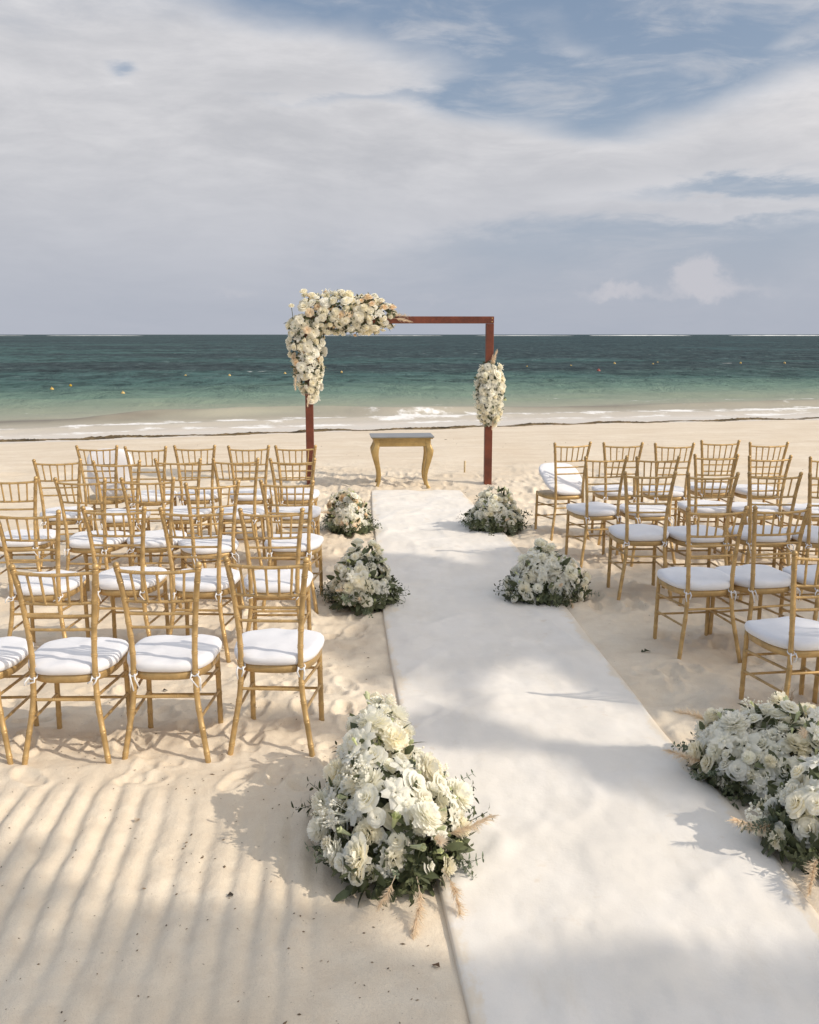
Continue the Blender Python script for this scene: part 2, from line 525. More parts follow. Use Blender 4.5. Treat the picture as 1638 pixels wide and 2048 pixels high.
# foam lines
fn = N.noise(N.mapv(P, (0.9, 0.8, 1)), 1.0, 8, 0.70)
fl = N.noise(N.mapv(P, (0.16, 0.16, 1), (5, 0, 0)), 1.0, 3, 0.5)
fl2 = N.m('MULTIPLY', N.m('SUBTRACT', fl, 0.5), 3.5)
def band(c0, w, k):
    q = N.m('DIVIDE', N.m('SUBTRACT', N.m('ADD', s, fl2), c0), w)
    return N.m('MULTIPLY', N.m('EXPONENT', N.m('MULTIPLY', N.m('MULTIPLY', q, q), -1.0)), k)
brn = N.m('MULTIPLY', band(4.5, 0.7, 0.85), N.ss(fl, 0.42, 0.62))
base = N.mix(brn, base, (0.20, 0.175, 0.145))
fm = N.m('ADD', N.m('ADD', band(2.2, 0.9, 0.50), band(0.5, 0.45, 0.42)), band(6.4, 0.3, 0.18))
fm = N.m('ADD', fm, N.m('MULTIPLY', N.m('SUBTRACT', fn, 0.5), 2.4))
foam = N.m('MULTIPLY', N.ss(fm, 0.30, 0.62), N.ss(s, 8.0, 10.0, 1, 0))
cap = N.noise(N.mapv(P, (0.35, 1.1, 1)), 1.0, 3, 0.6)
cap2 = N.noise(N.mapv(P, (0.03, 0.06, 1), (9, 2, 0)), 1.0, 2, 0.5)
caps = N.m('MULTIPLY', N.ss(N.m('ADD', cap, N.m('MULTIPLY', cap2, 0.25)), 0.875, 0.91), N.ss(s, 12, 25))
foam = N.m('MAXIMUM', foam, N.m('MULTIPLY', caps, 0.8))
wv1 = N.noise(N.mapv(P, (0.42, 0.30, 1)), 1.0, 9, 0.62, 0.6)
wv2 = N.noise(N.mapv(P, (0.10, 0.05, 1)), 1.0, 4, 0.6)
wv3 = N.noise(N.mapv(P, (1.3, 0.75, 1)), 1.0, 5, 0.65)
wv4 = N.noise(N.mapv(P, (0.06, 0.016, 1), (4, 4, 0)), 1.0, 6, 0.68)
hgt = N.m('ADD', N.m('MULTIPLY', wv1, 0.75), N.m('MULTIPLY', wv2, 0.5))
bp = N.n('ShaderNodeBump'); bp.inputs['Distance'].default_value = 1.0
N.val(N.ss(s, 3, 20, 0.12, 1.0), bp.inputs['Strength'])
N.val(hgt, bp.inputs['Height'])
# light and shade of the waves painted into the colour: dark troughs, pale crests
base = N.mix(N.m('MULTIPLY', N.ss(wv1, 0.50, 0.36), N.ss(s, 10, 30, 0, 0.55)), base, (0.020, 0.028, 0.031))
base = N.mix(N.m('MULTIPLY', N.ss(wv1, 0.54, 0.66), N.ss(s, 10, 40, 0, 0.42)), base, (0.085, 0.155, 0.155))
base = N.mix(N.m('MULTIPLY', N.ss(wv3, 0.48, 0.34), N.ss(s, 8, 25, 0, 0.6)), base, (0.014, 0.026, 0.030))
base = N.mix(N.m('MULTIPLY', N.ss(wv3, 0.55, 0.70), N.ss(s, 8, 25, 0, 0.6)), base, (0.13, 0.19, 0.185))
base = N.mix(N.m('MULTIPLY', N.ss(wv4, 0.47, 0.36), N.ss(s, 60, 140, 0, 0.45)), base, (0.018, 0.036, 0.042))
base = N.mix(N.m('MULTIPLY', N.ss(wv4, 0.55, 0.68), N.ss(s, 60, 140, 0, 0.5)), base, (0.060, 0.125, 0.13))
base = N.mix(foam, base, (0.84, 0.83, 0.81))
df = N.n('ShaderNodeBsdfDiffuse'); N.val(base, df.inputs['Color']); N.val(bp.outputs[0], df.inputs['Normal'])
gl = N.n('ShaderNodeBsdfGlossy'); gl.inputs['Roughness'].default_value = 0.22; N.val(bp.outputs[0], gl.inputs['Normal'])
fr_ = N.n('ShaderNodeFresnel'); fr_.inputs['IOR'].default_value = 1.33; N.val(bp.outputs[0], fr_.inputs['Normal'])
ms = N.n('ShaderNodeMixShader')
N.val(N.m('MULTIPLY', N.m('MULTIPLY_ADD', fr_.outputs[0], 0.17, 0.012), N.m('SUBTRACT', 1.0, foam)), ms.inputs[0])
N.val(df.outputs[0], ms.inputs[1]); N.val(gl.outputs[0], ms.inputs[2])
N.val(ms.outputs[0], M_sea.node_tree.nodes['Material Output'].inputs[0])

# ------------------------------------------------------------------ rug edges (world positions measured from the photograph)
RL = [(0.28, -1.5), (0.235, 1.0), (0.17, 2.51), (0.12, 3.01), (0.0, 4.2), (-0.06, 5.02), (-0.17, 6.41), (-0.29, 8.6), (-0.40, 10.6), (-0.47, 12.2)]
RR = [(1.52, -1.5), (1.46, 1.0), (1.39, 2.4), (1.35, 3.01), (1.34, 3.66), (1.27, 4.14), (1.21, 4.81), (1.15, 5.97), (1.10, 6.84), (0.93, 9.44), (0.63, 12.2)]


def interp(tab, y):
    ys = [q[1] for q in tab]; xs = [q[0] for q in tab]
    return np.interp(y, ys, xs)


def shore_y(x):
    # the waterline, running away to the right
    return 24.7 + 0.29 * x + 0.5 * np.sin(x * 0.22 + 1.0) + 0.0 * x


CHAIR_FEET = []
def ground(x, y):
    x = np.asarray(x, float); y = np.asarray(y, float)
    near = sst(y, 16, 9) * sst(y, -6, 0)
    z = 0.010 * fbm(x * 0.6, y * 0.6, 1, 3)
    # churned sand round the chairs and along the rug
    churn = sst(y, 3.75, 4.4) * sst(y, 15.5, 13.0)
    lump = fbm(x * 5.2, y * 5.2, 2, 4, 0.5)
    pit = np.maximum(0, vnoise(x * 3.6 + 0.6 * lump, y * 3.6, 5) - 0.12)
    amp = 0.5 + 0.8 * sst(vnoise(x * 0.8, y * 0.8, 9), -0.3, 0.3)
    z = z + churn * (0.040 * lump + 0.013 * fbm(x * 14, y * 14, 44, 3) - 0.085 * pit) * amp
    z = z + 0.022 * np.exp(-((y - 4.35) / 0.55) ** 2) * sst(x, -0.2, -0.6) + 0.03 * np.exp(-((y - 7.1) / 0.5) ** 2) * sst(x, 1.3, 1.6)
    # raked furrows at lower left
    rk = sst(y + 0.25 * vnoise(x * 2.0, x * 0, 77), 4.05, 3.75) * sst(x, -0.22, -0.42) * sst(y, 0.5, 1.2)
    ph = (x + 0.06 * (y - 3.0) + 0.010 * np.sin(y * 2.3 + x) + 0.025 * vnoise(x * 2.2, y * 1.3, 12) + 0.014 * vnoise(x * 9, y * 5, 13) + 0.006 * vnoise(x * 30, y * 22, 15)) / 0.104
    w = ph - np.floor(ph)
    prof = sst(w, 0.0, 0.34) * sst(w, 1.0, 0.56)
    ra = 0.30 + 0.80 * sst(vnoise(x * 1.6, y * 1.1, 14), -0.35, 0.3)
    ra = ra * (0.35 + 0.65 * sst(y, 2.6, 3.05))
    z = z + rk * (0.019 * prof * ra + 0.009 * fbm(x * 9, y * 7, 16, 4) + 0.010 * fbm(x * 1.7, y * 1.7, 18, 2))
    fore = sst(y, 4.25, 3.75) * (1 - sst(x, -0.22, -0.42))
    z = z + fore * (0.012 * fbm(x * 5, y * 5, 17, 4))
    # ripple tracks by the arch
    tr = sst(y, 8.6, 9.6) * sst(y, 15.5, 13.8) * sst(vnoise(x * 0.5, y * 0.35, 21), -0.35, 0.1)
    rp = np.sin((y * 1.0 + x * 0.9 + 0.25 * fbm(x * 2, y * 2, 22, 2)) * 26)
    z = z + tr * 0.010 * rp * (0.4 + sst(vnoise(x * 2.2, y * 3.0, 23), -0.2, 0.3))
    z = z + 0.035 * np.exp(-((y - (15.6 - 1.0 * (x - 4.6))) / 0.45) ** 2) * sst(x, 3.0, 4.2) * fbm(x * 6, y * 5, 46, 3)
    far_ = sst(y, 13, 15) * 0.018 * fbm(x * 0.9, y * 1.6, 25, 3) * sst(y, 21, 18)
    z = z + far_
    # beach falls to the water
    sd = shore_y(x) - y
    z = z - 0.31 * sst(sd, 9.5, -1.5) - 0.25 * sst(-sd, 0, 8) - 1.2 * sst(-sd, 5, 40)
    # bed of the rug
    xl = interp(RL, y); xr = interp(RR, y)
    inside = sst(x, xl - 0.05, xl + 0.03) * sst(x, xr + 0.05, xr - 0.03) * sst(y, 12.35, 12.25) * sst(y, -1.8, -1.5)
    base_z = 0.010 * fbm(x * 0.6, y * 0.6, 1, 3)
    z = z * (1 - inside) + (base_z - 0.012) * inside
    return z


def gz(x, y): return float(ground(np.array([x]), np.array([y]))[0])


def axis(dense, step, grow, lo, hi, gmax):
    a, b_ = dense
    mid = list(np.arange(a, b_ + 1e-6, step))
    up = []; q = mid[-1]; st = step
    while q < hi:
        st = min(st * grow, gmax); q += st; up.append(q)
    dn = []; q = mid[0]; st = step
    while q > lo:
        st = min(st * grow, gmax); q -= st; dn.append(q)
    return np.array(dn[::-1] + mid + up)


xs = axis((-2.3, 2.9), 0.018, 1.05, -420, 420, 60)
xs = np.concatenate([xs[xs < -1.75], np.arange(-1.75, -0.25, 0.0115), xs[xs > -0.249]])
ys_a = list(np.arange(2.1, 5.6, 0.016))
q = ys_a[-1]; st = 0.016
while q < 60:
    st = st * 1.0065 if q < 14.5 else st * 1.03
    q += st; ys_a.append(q)
dn = []; q = ys_a[0]; st = 0.016
while q > -420:
    st *= 1.12; q -= st; dn.append(q)
ys = np.array(dn[::-1] + ys_a)
X, Y = np.meshgrid(xs, ys)
Z = ground(X, Y)


def press(Z, x0, y0, a, L_, w_, dep):
    """a footprint: sunken sole and heel with a low rim of pushed up sand"""
    i0, i1 = np.searchsorted(ys, [y0 - L_ * 1.6, y0 + L_ * 1.6]); j0, j1 = np.searchsorted(xs, [x0 - L_ * 1.6, x0 + L_ * 1.6])
    if i1 <= i0 or j1 <= j0: return
    gx = X[i0:i1, j0:j1] - x0; gy = Y[i0:i1, j0:j1] - y0
    u = (gx * math.cos(a) + gy * math.sin(a)) / L_; v = (-gx * math.sin(a) + gy * math.cos(a)) / w_
    wob = 0.25 * vnoise(X[i0:i1, j0:j1] * 14, Y[i0:i1, j0:j1] * 14, 71)
    q1 = np.sqrt(((u - 0.22) / 0.62) ** 2 + v ** 2) + wob
    q2 = np.sqrt(((u + 0.55) / 0.38) ** 2 + (v / 0.85) ** 2) + wob
    q = np.minimum(q1, q2)
    Z[i0:i1, j0:j1] += -dep * sst(q, 1.08, 0.62) + dep * 0.55 * np.exp(-((q - 1.30) / 0.22) ** 2)


fr = random.Random(29)
n_ = 0
while n_ < 520:
    fx = fr.uniform(-3.2, 3.6); fy = 4.35 + 9.5 * fr.random() ** 1.15
    if interp(RL, fy) - 0.14 < fx < interp(RR, fy) + 0.14 and fy < 12.4: continue
    n_ += 1
    press(Z, fx, fy, fr.uniform(-0.5, 0.5) + PI / 2 * fr.choice((1, -1, 1, 0)), fr.uniform(0.10, 0.14), fr.uniform(0.040, 0.055), fr.uniform(0.010, 0.024))
for k in range(26):      # a few prints on the smoother sand in front
    press(Z, fr.uniform(-0.45, -0.05) if k % 2 else fr.uniform(-1.8, -0.3), fr.uniform(3.9, 4.5), fr.uniform(0, PI), 0.12, 0.045, 0.014)
wetA = sst(shore_y(X) - Y, 4.4, 0.2)
farA = sst(Y, 12.5, 15)
sand = obj('beach_sand', grid_mesh('beach_sand', X, Y, Z, M_sand, {'wet': wetA, 'far': farA}))
sand['kind'] = 'structure'

# ------------------------------------------------------------------ sea
SEA = -0.29
sr = np.concatenate([np.arange(-1.6, 12, 0.12), 12 + np.cumsum(0.12 * 1.022 ** np.arange(1, 190)), ])
last = sr[-1]; more = []
st = 0.12 * 1.022 ** 189
while last < 45000:
    st *= 1.25; last += st; more.append(last)
sr = np.concatenate([sr, more])
uu = np.concatenate([-np.geomspace(1, 60000, 60)[::-1] - 16, np.linspace(-16.5, 20.5, 230), np.geomspace(1, 60000, 60) + 20.5])
S_, U_ = np.meshgrid(sr, uu, indexing='ij')
XX = U_.copy()
spread = 1 + np.clip(S_, 0, 1e9) / 40.0
inner = (np.abs(U_) < 22)
XX = np.where(inner, U_ * np.minimum(spread, 30), np.sign(U_) * (22 * np.minimum(spread, 30) + (np.abs(U_) - 22)))
YY = shore_y(np.clip(XX, -60, 60)) + S_
wa = sst(S_, 0.3, 12)
wave = wa * (0.055 * np.sin(YY * 1.55 + 2.2 * fbm(XX * 0.12, YY * 0.1, 31, 2)) * (0.5 + fbm(XX * 0.15, YY * 0.2, 33, 2))
             + 0.10 * fbm(XX * 0.5, YY * 1.1, 35, 4))
brk = 0.20 * np.exp(-((S_ - 3.9 + 1.6 * fbm(XX * 0.16, XX * 0 + 3, 37, 3)) / 0.45) ** 2) * sst(vnoise(XX * 0.12, XX * 0 + 1.5, 39), -0.3, 0.15)
lip = 0.06 * np.exp(-((S_ - 1.4 + 1.2 * fbm(XX * 0.2, XX * 0 + 7, 41, 3)) / 0.35) ** 2)
ZZ = SEA + (wave + brk + lip) * sst(S_, 700, 200) + 0.05 * sst(S_, 0.5, -1.2) * 0
sea = obj('sea', grid_mesh('sea', XX, YY, ZZ, M_sea, {'shore': S_}))
sea['kind'] = 'structure'

# reef breakers near the horizon
mb = MB()
x = -1400.0
while x < 1400:
    ln = random.uniform(25, 190)
    if random.random() < 0.78:
        n = max(3, int(ln / 8)); dd = 1750 + random.uniform(-60, 60)
        hh = random.uniform(0.5, 1.25)
        top = [hh * math.sin(PI * i / n) ** 0.4 * random.uniform(0.6, 1) if 0 < i < n else 0.03 for i in range(n + 1)]
        V = []; Fc = []
        for i in range(n + 1):
            xx = x + ln * i / n
            V += [(xx, dd - 3, SEA - 0.1), (xx, dd, SEA + top[i]), (xx, dd + 5, SEA - 0.1)]
        for i in range(n):
            a = i * 3
            Fc += [(a, a + 3, a + 4, a + 1), (a + 1, a + 4, a + 5, a + 2)]
        mb.add(V, Fc)
    x += ln + random.uniform(4, 55)
tag(obj('reef_surf', mb.mesh('reef_surf', M_foam)), 'thin white line of surf breaking on the reef under the horizon', 'surf', kind='stuff')

# ------------------------------------------------------------------ rug
rows = np.concatenate([np.arange(-1.45, 2.0, 0.08), np.arange(2.0, 6.5, 0.02), np.arange(6.5, 12.2001, 0.03)])
tt = np.concatenate([[0, 0.002], np.linspace(0.006, 0.994, 74), [0.998, 1.0]])
T_, R_ = np.meshgrid(tt, rows)
xl = interp(RL, R_); xr = interp(RR, R_)
xl = xl + 0.012 * vnoise(R_ * 1.6, R_ * 0, 51); xr = xr + 0.022 * vnoise(R_ * 1.3, R_ * 0 + 2, 52)
RX = xl + (xr - xl) * T_
RY = R_ + 0.03 * (T_ - 0.5) * 0 + np.where(R_ > 12.0, 0.06 * (T_ - 0.5), 0)
bz = 0.010 * fbm(RX * 0.6, RY * 0.6, 1, 3)
wr = 0.034 * np.maximum(0, fbm(RX * 1.1 + 0.35 * RY, RY * 0.75, 53, 3)) + 0.015 * fbm(RX * 4.5, RY * 2.6, 55, 4, 0.58)
ridge = np.abs(fbm(RX * 1.5 + RY * 0.25, RY * 0.6 - RX * 0.3, 58, 2))
wr = wr + 0.007 * np.exp(-(ridge / 0.05) ** 2) * sst(vnoise(RX * 0.8, RY * 0.5, 59), -0.3, 0.2)
ridge2 = np.abs(fbm(RX * 0.9 - RY * 0.9, RY * 0.8 + RX * 0.7, 63, 3))
wr = wr + 0.009 * np.exp(-(ridge2 / 0.06) ** 2) * sst(vnoise(RX * 1.1, RY * 0.7, 65), -0.2, 0.2)
edge = np.minimum(T_, 1 - T_)
RZ = bz + 0.010 + wr * sst(edge, 0, 0.10) - 0.03 * (edge < 0.001) - 0.004 * (edge < 0.004) + 0.010 * sst(edge, 0.06, 0.0) * np.maximum(0, vnoise(R_ * 2.2, T_ * 2, 57) + 0.1)
RZ[0, :] -= 0.03; RZ[-1, :] -= 0.03
rug = obj('aisle_runner', grid_mesh('aisle_runner', RX, RY, RZ, M_rug, {'edge': edge * 1.2}))
tag(rug, 'long white cloth aisle runner laid over the sand between the chairs', 'runner')


# ------------------------------------------------------------------ chairs
def bamboo(mb, pts, r, nodes, seg=8, tip=False):
    """a turned bamboo-look pole along a smooth path; nodes = fractions where a double ring sits"""
    P_ = [Vector(p) for p in pts]
    L_ = [0]
    for i in range(1, len(P_)): L_.append(L_[-1] + (P_[i] - P_[i - 1]).length)
    tot = L_[-1]

    def at(f):
        q = f * tot
        for i in range(1, len(P_)):
            if q <= L_[i] + 1e-9:
                k = (q - L_[i - 1]) / max(1e-9, L_[i] - L_[i - 1])
                return P_[i - 1].lerp(P_[i], k)
        return P_[-1]
    fr = [(i / 14, 1.0) for i in range(15)] if len(pts) > 2 else [(0, 1.0), (1, 1.0)]
    dl = 0.004 / tot
    for nd in nodes:
        for o_, k in ((-2.6, 1.0), (-1.6, 1.13), (-0.7, 1.13), (0, 0.97), (0.7, 1.13), (1.6, 1.13), (2.6, 1.0)):
            fr.append((min(1, max(0, nd + o_ * dl)), k))
    fr.sort()
    out = []; last = -1
    for f, k in fr:
        if f - last < 1e-4: continue
        out.append((f, k)); last = f
    mb.tube([at(f) for f, k in out], [r * k for f, k in out], seg)
    return mb


def spline(pts, n=16):
    P_ = [Vector(p) for p in pts]
    P_ = [P_[0] * 2 - P_[1]] + P_ + [P_[-1] * 2 - P_[-2]]
    out = []
    m = len(P_) - 3
    for i in range(m):
        for k in range(n // m + 1):
            t_ = k / (n // m + 1)
            a, b_, c_, d_ = P_[i:i + 4]
            out.append(0.5 * ((2 * b_) + (c_ - a) * t_ + (2 * a - 5 * b_ + 4 * c_ - d_) * t_ ** 2 + (3 * b_ - a - 3 * c_ + d_) * t_ ** 3))
    out.append(P_[-2])
    return out


REAR = [(0.196, -0.218, -0.05), (0.172, -0.198, 0.10), (0.143, -0.176, 0.28), (0.136, -0.168, 0.44), (0.141, -0.172, 0.58), (0.157, -0.188, 0.76), (0.176, -0.212, 0.90)]
rear_path = spline(REAR, 30)


def rear_at(z, sgn=1):
    for a, b_ in zip(rear_path, rear_path[1:]):
        if a.z <= z <= b_.z:
            k = (z - a.z) / (b_.z - a.z); p = a.lerp(b_, k)
            return Vector((p.x * sgn, p.y, p.z))
    p = rear_path[-1]; return Vector((p.x * sgn, p.y, p.z))


def seat_outline(n, grow=0.0):
    """rounded trapezoid: narrow behind, wide and round in front"""
    out = []
    for k in range(n):
        a = 2 * PI * k / n
        cx, sy = math.cos(a), math.sin(a)
        e = 3.5
        rr = (abs(cx) ** e + abs(sy) ** e) ** (-1 / e)
        x_, y_ = cx * rr, sy * rr
        wdt = 0.193 + 0.012 * y_ - 0.018 * max(0, -y_ - 0.3)
        out.append((x_ * (wdt + grow), 0.030 + y_ * (0.212 + grow)))
    return out


def ring_solid(mb, layers, outline_fn, n=32, dome=None):
    """layers: (z, grow)"""
    b0 = len(mb.V)
    for z, g in layers:
        for (x_, y_) in outline_fn(n, g): mb.V.append((x_, y_, z))
    for i in range(len(layers) - 1):
        for k in range(n):
            k2 = (k + 1) % n
            mb.F.append((b0 + i * n + k, b0 + i * n + k2, b0 + (i + 1) * n + k2, b0 + (i + 1) * n + k))
    mb.F.append(tuple(b0 + k for k in range(n))[::-1])
    mb.F.append(tuple(b0 + (len(layers) - 1) * n + k for k in range(n)))


chair_meshes = {}
for sgn in (1, -1):
    mb = MB()
    path = [Vector((p.x * sgn, p.y, p.z)) for p in rear_path]
    bamboo(mb, path, 0.0130, [0.10, 0.22, 0.31, 0.40, 0.49, 0.58, 0.665, 0.73, 0.84, 0.93, 0.99])
    tp = path[-1]
    mb.tube([tp, tp + Vector((0.001 * sgn, -0.001, 0.006)), tp + Vector((0.002 * sgn, -0.003, 0.014)), tp + Vector((0.003 * sgn, -0.004, 0.021)), tp + Vector((0.003 * sgn, -0.005, 0.025))],
            [0.010, 0.0145, 0.015, 0.011, 0.003], 8)
    chair_meshes['rear%d' % sgn] = mb.mesh('rear_post', M_gold)
    mb = MB()
    bamboo(mb, [(0.166 * sgn, 0.208, 0.41), (0.172 * sgn, 0.222, -0.05)], 0.0130, [0.08, 0.30, 0.52, 0.72, 0.9])
    chair_meshes['front%d' % sgn] = mb.mesh('front_leg', M_gold)
    for i, (zf, zr) in enumerate(((0.30, 0.315), (0.185, 0.20))):
        mb = MB()
        r_ = rear_at(zr, sgn)
        bamboo(mb, [(0.169 * sgn, 0.214, zf), (r_.x, r_.y, r_.z)], 0.0070, [0.04, 0.34, 0.66, 0.96], 7)
        chair_meshes['side%d%d' % (i, sgn)] = mb.mesh('stretcher', M_gold)


def rail(z, bow, r, nodes, seg=7):
    a = rear_at(z, -1); b_ = rear_at(z, 1)
    pts = []
    for i in range(9):
        f = i / 8; p = a.lerp(b_, f); p = p + Vector((0, bow[0] * 4 * f * (1 - f), bow[1] * 4 * f * (1 - f)))
        pts.append(p)
    mb = MB(); bamboo(mb, pts, r, nodes, seg); return mb, pts


mb, TOP = rail(0.885, (-0.020, -0.008), 0.0080, [0.03, 0.22, 0.5, 0.78, 0.97]); chair_meshes['top'] = mb.mesh('top_rail', M_gold)
mb, MID = rail(0.745, (-0.014, -0.003), 0.0072, [0.03, 0.17, 0.335, 0.5, 0.665, 0.83, 0.97]); chair_meshes['r1'] = mb.mesh('back_rail', M_gold)
mb, _p = rail(0.685, (-0.010, 0), 0.0070, [0.03, 0.33, 0.67, 0.97]); chair_meshes['r2'] = mb.mesh('back_rail', M_gold)
mb, _p = rail(0.622, (-0.008, 0), 0.0070, [0.03, 0.33, 0.67, 0.97]); chair_meshes['r3'] = mb.mesh('back_rail', M_gold)
mb, _p = rail(0.30, (0, 0), 0.0070, [0.04, 0.33, 0.67, 0.96]); chair_meshes['rs'] = mb.mesh('stretcher', M_gold)
for i, zf in enumerate((0.27, 0.165)):
    mb = MB(); bamboo(mb, [(-0.169, 0.216, zf), (0.169, 0.216, zf)], 0.0070, [0.04, 0.33, 0.67, 0.96], 7)
    chair_meshes['fs%d' % i] = mb.mesh('stretcher', M_gold)
for k in range(5):
    f = (k + 1) / 6
    def lp(PT, f_):
        q_ = f_ * 8; i_ = min(7, int(q_)); return PT[i_].lerp(PT[i_ + 1], q_ - i_)
    mb = MB(); bamboo(mb, [lp(TOP, f), lp(MID, f)], 0.0060, [0.06, 0.5, 0.94], 7)
    chair_meshes['sp%d' % k] = mb.mesh('spindle', M_gold)
mb = MB(); ring_solid(mb, [(0.375, -0.010), (0.379, -0.004), (0.405, -0.003), (0.412, -0.010)], seat_outline)
chair_meshes['seat'] = mb.mesh('seat_frame', M_gold)


def cushion_mesh(seed):
    rs = random.Random(seed)
    n = 44; lay = [(0.428, -0.022), (0.428, -0.004), (0.436, 0.006), (0.450, 0.010), (0.462, 0.009), (0.470, 0.003), (0.475, -0.008), (0.4785, -0.026), (0.480, -0.06), (0.481, -0.10), (0.4815, -0.14)]
    V = []; Fc = []
    for i, (z, g) in enumerate(lay):
        for k, (x_, y_) in enumerate(seat_outline(n, g)):
            a = 2 * PI * k / n
            w_ = 0.0022 * math.sin(a * 7 + seed) * (1 if 1 < i < 7 else 0.3) + 0.0018 * math.sin(a * 3 + seed * 2.1)
            dz = (0.0045 * math.sin(x_ * 22 + seed) * math.cos(y_ * 19 + seed * 1.7) + 0.002 * math.sin(x_ * 47 + y_ * 31 * math.sin(seed) + seed)) if i > 4 else 0
            V.append((x_ * (1 + w_ * 3), y_ * (1 + w_ * 2), z + dz - 0.015))
    for i in range(len(lay) - 1):
        for k in range(n):
            k2 = (k + 1) % n
            Fc.append((i * n + k, i * n + k2, (i + 1) * n + k2, (i + 1) * n + k))
    Fc.append(tuple(range(n))[::-1]); Fc.append(tuple((len(lay) - 1) * n + k for k in range(n)))
    return mesh('cushion', V, Fc, M_cush)


cushions = [cushion_mesh(s_) for s_ in (1, 2, 3, 4, 5, 6)]
tie_meshes = []
for v in range(3):
    for sgn in (-1, 1):
        mb = MB(); p = rear_at(0.41, sgn)
        ring = []
        for k in range(13):
            a = 2 * PI * k / 12
            ring.append((p.x + 0.0165 * math.cos(a), p.y + 0.0165 * math.sin(a), p.z - 0.004 + 0.008 * math.sin(a)))
        mb.tube(ring, 0.0035, 6)
        l1 = 0.035 + 0.02 * v; dxx = 0.012 * (v - 1)
        mb.tube([(p.x + sgn * 0.012, p.y - 0.022, p.z), (p.x + sgn * 0.018 + dxx, p.y - 0.03, p.z - 0.02), (p.x + sgn * 0.012 + dxx * 1.5, p.y - 0.032, p.z - l1)], [0.0045, 0.004, 0.0035], 5)
        mb.tube([(p.x - sgn * 0.010, p.y - 0.022, p.z), (p.x - sgn * 0.014, p.y - 0.032, p.z - 0.018), (p.x - sgn * 0.006 + dxx * 2, p.y - 0.03, p.z - l1 * 0.8)], [0.0045, 0.004, 0.0035], 5)
        tie_meshes.append(mb.mesh('tie', M_tie))


def build_chair(loc, rz, label, cv=0, cush=None):
    t_ = thing('banquet_chair', label, 'chair', loc, rz, 'gold chairs in rows facing the arch')
    cm = chair_meshes
    for sgn in (1, -1):
        obj('rear_post', cm['rear%d' % sgn], t_); obj('front_leg', cm['front%d' % sgn], t_)
        obj('stretcher', cm['side0%d' % sgn], t_); obj('stretcher', cm['side1%d' % sgn], t_)
    obj('top_rail', cm['top'], t_)
    for k in ('r1', 'r2', 'r3'): obj('back_rail', cm[k], t_)
    for k in ('rs', 'fs0', 'fs1'): obj('stretcher', cm[k], t_)
    for k in range(5): obj('spindle', cm['sp%d' % k], t_)
    obj('seat_frame', cm['seat'], t_)
    cu = obj('cushion', cushions[(cv * 5) % 6], t_)
    if cush == 'tilt':        # blown up, resting on its rear edge
        a = math.radians(33)
        cu.matrix_local = Matrix.Translation((0, -0.17, 0.43)) @ Matrix.Rotation(a, 4, 'X') @ Matrix.Rotation(math.radians(5), 4, 'Y') @ Matrix.Translation((0, 0.18, -0.43))
        cu['label'] = 'white cushion blown up on its rear edge'
    elif cush == 'up':
        a = math.radians(80)
        cu.matrix_local = Matrix.Translation((0.06, -0.08, 0.435)) @ Matrix.Rotation(a, 4, 'X') @ Matrix.Translation((0, 0.19, -0.435))
        cu['label'] = 'white cushion flipped up against the chair back'
    else:
        for k in range(2):
            obj('tie', tie_meshes[(cv % 3) * 2 + k], cu)
        cu.rotation_euler = (0, 0, random.uniform(-0.02, 0.02))
    return t_


LROWS = [
    ('frontmost', [(553, 890, 629, 889.5), (458, 891.5, 536, 889.5), (350, 890, 428, 889.5), (251.5, 892, 330, 893), (154, 890, 233, 892)]),
    ('second', [(542, 915, 628, 916), (427, 916, 515, 916), (311, 917, 400, 917), (189, 921, 276, 919), (68.5, 919, 159, 916)]),
    ('middle', [(522, 960, 625, 961), (372, 965, 476, 959), (242, 955, 347, 954), (105.5, 954, 214, 956), (-34, 954, 72, 953)]),
    ('fourth', [(481, 1016, 604, 1016), (319.6, 1013, 444.5, 1015), (162, 1012, 292, 1013), (-9, 1019, 116, 1019)]),
    ('nearest', [(454, 1113, 610.5, 1116), (234, 1123, 394, 1123), (25, 1127, 189, 1127), (-180, 1129, -18, 1127)])]
RROWS = [
    ('frontmost', [(1109, 884, 1182, 884), (1210, 884, 1283, 886), (1312.6, 884.5, 1386, 886), (1403, 880, 1479, 881), (1500, 884, 1576, 884)]),
    ('second', [(1170, 913, 1255, 909), (1273, 913, 1359, 911), (1391, 908, 1475, 909), (1498, 912, 1583, 910), (1619, 914, 1706, 912)]),
    ('middle', [(1251, 943, 1350, 943), (1377, 945, 1476, 944), (1502.6, 944, 1599, 945), (1621, 945, 1721, 945)]),
    ('fourth', [(1379, 1014, 1491.5, 1011), (1508, 1012, 1622, 1006), (1645, 1010, 1758, 1008)]),
    ('nearest', [(1581, 1098, 1738, 1099), (1748, 1100, 1900, 1099)])]
ORD = ['aisle seat', 'second from the aisle', 'third from the aisle', 'fourth from the aisle', 'outermost, fifth from the aisle']
ROWN = {'frontmost': 'in the row nearest the arch', 'second': 'in the second row from the arch', 'middle': 'in the middle row',
        'fourth': 'in the second row from the camera', 'nearest': 'in the row nearest the camera'}
cvi = 0
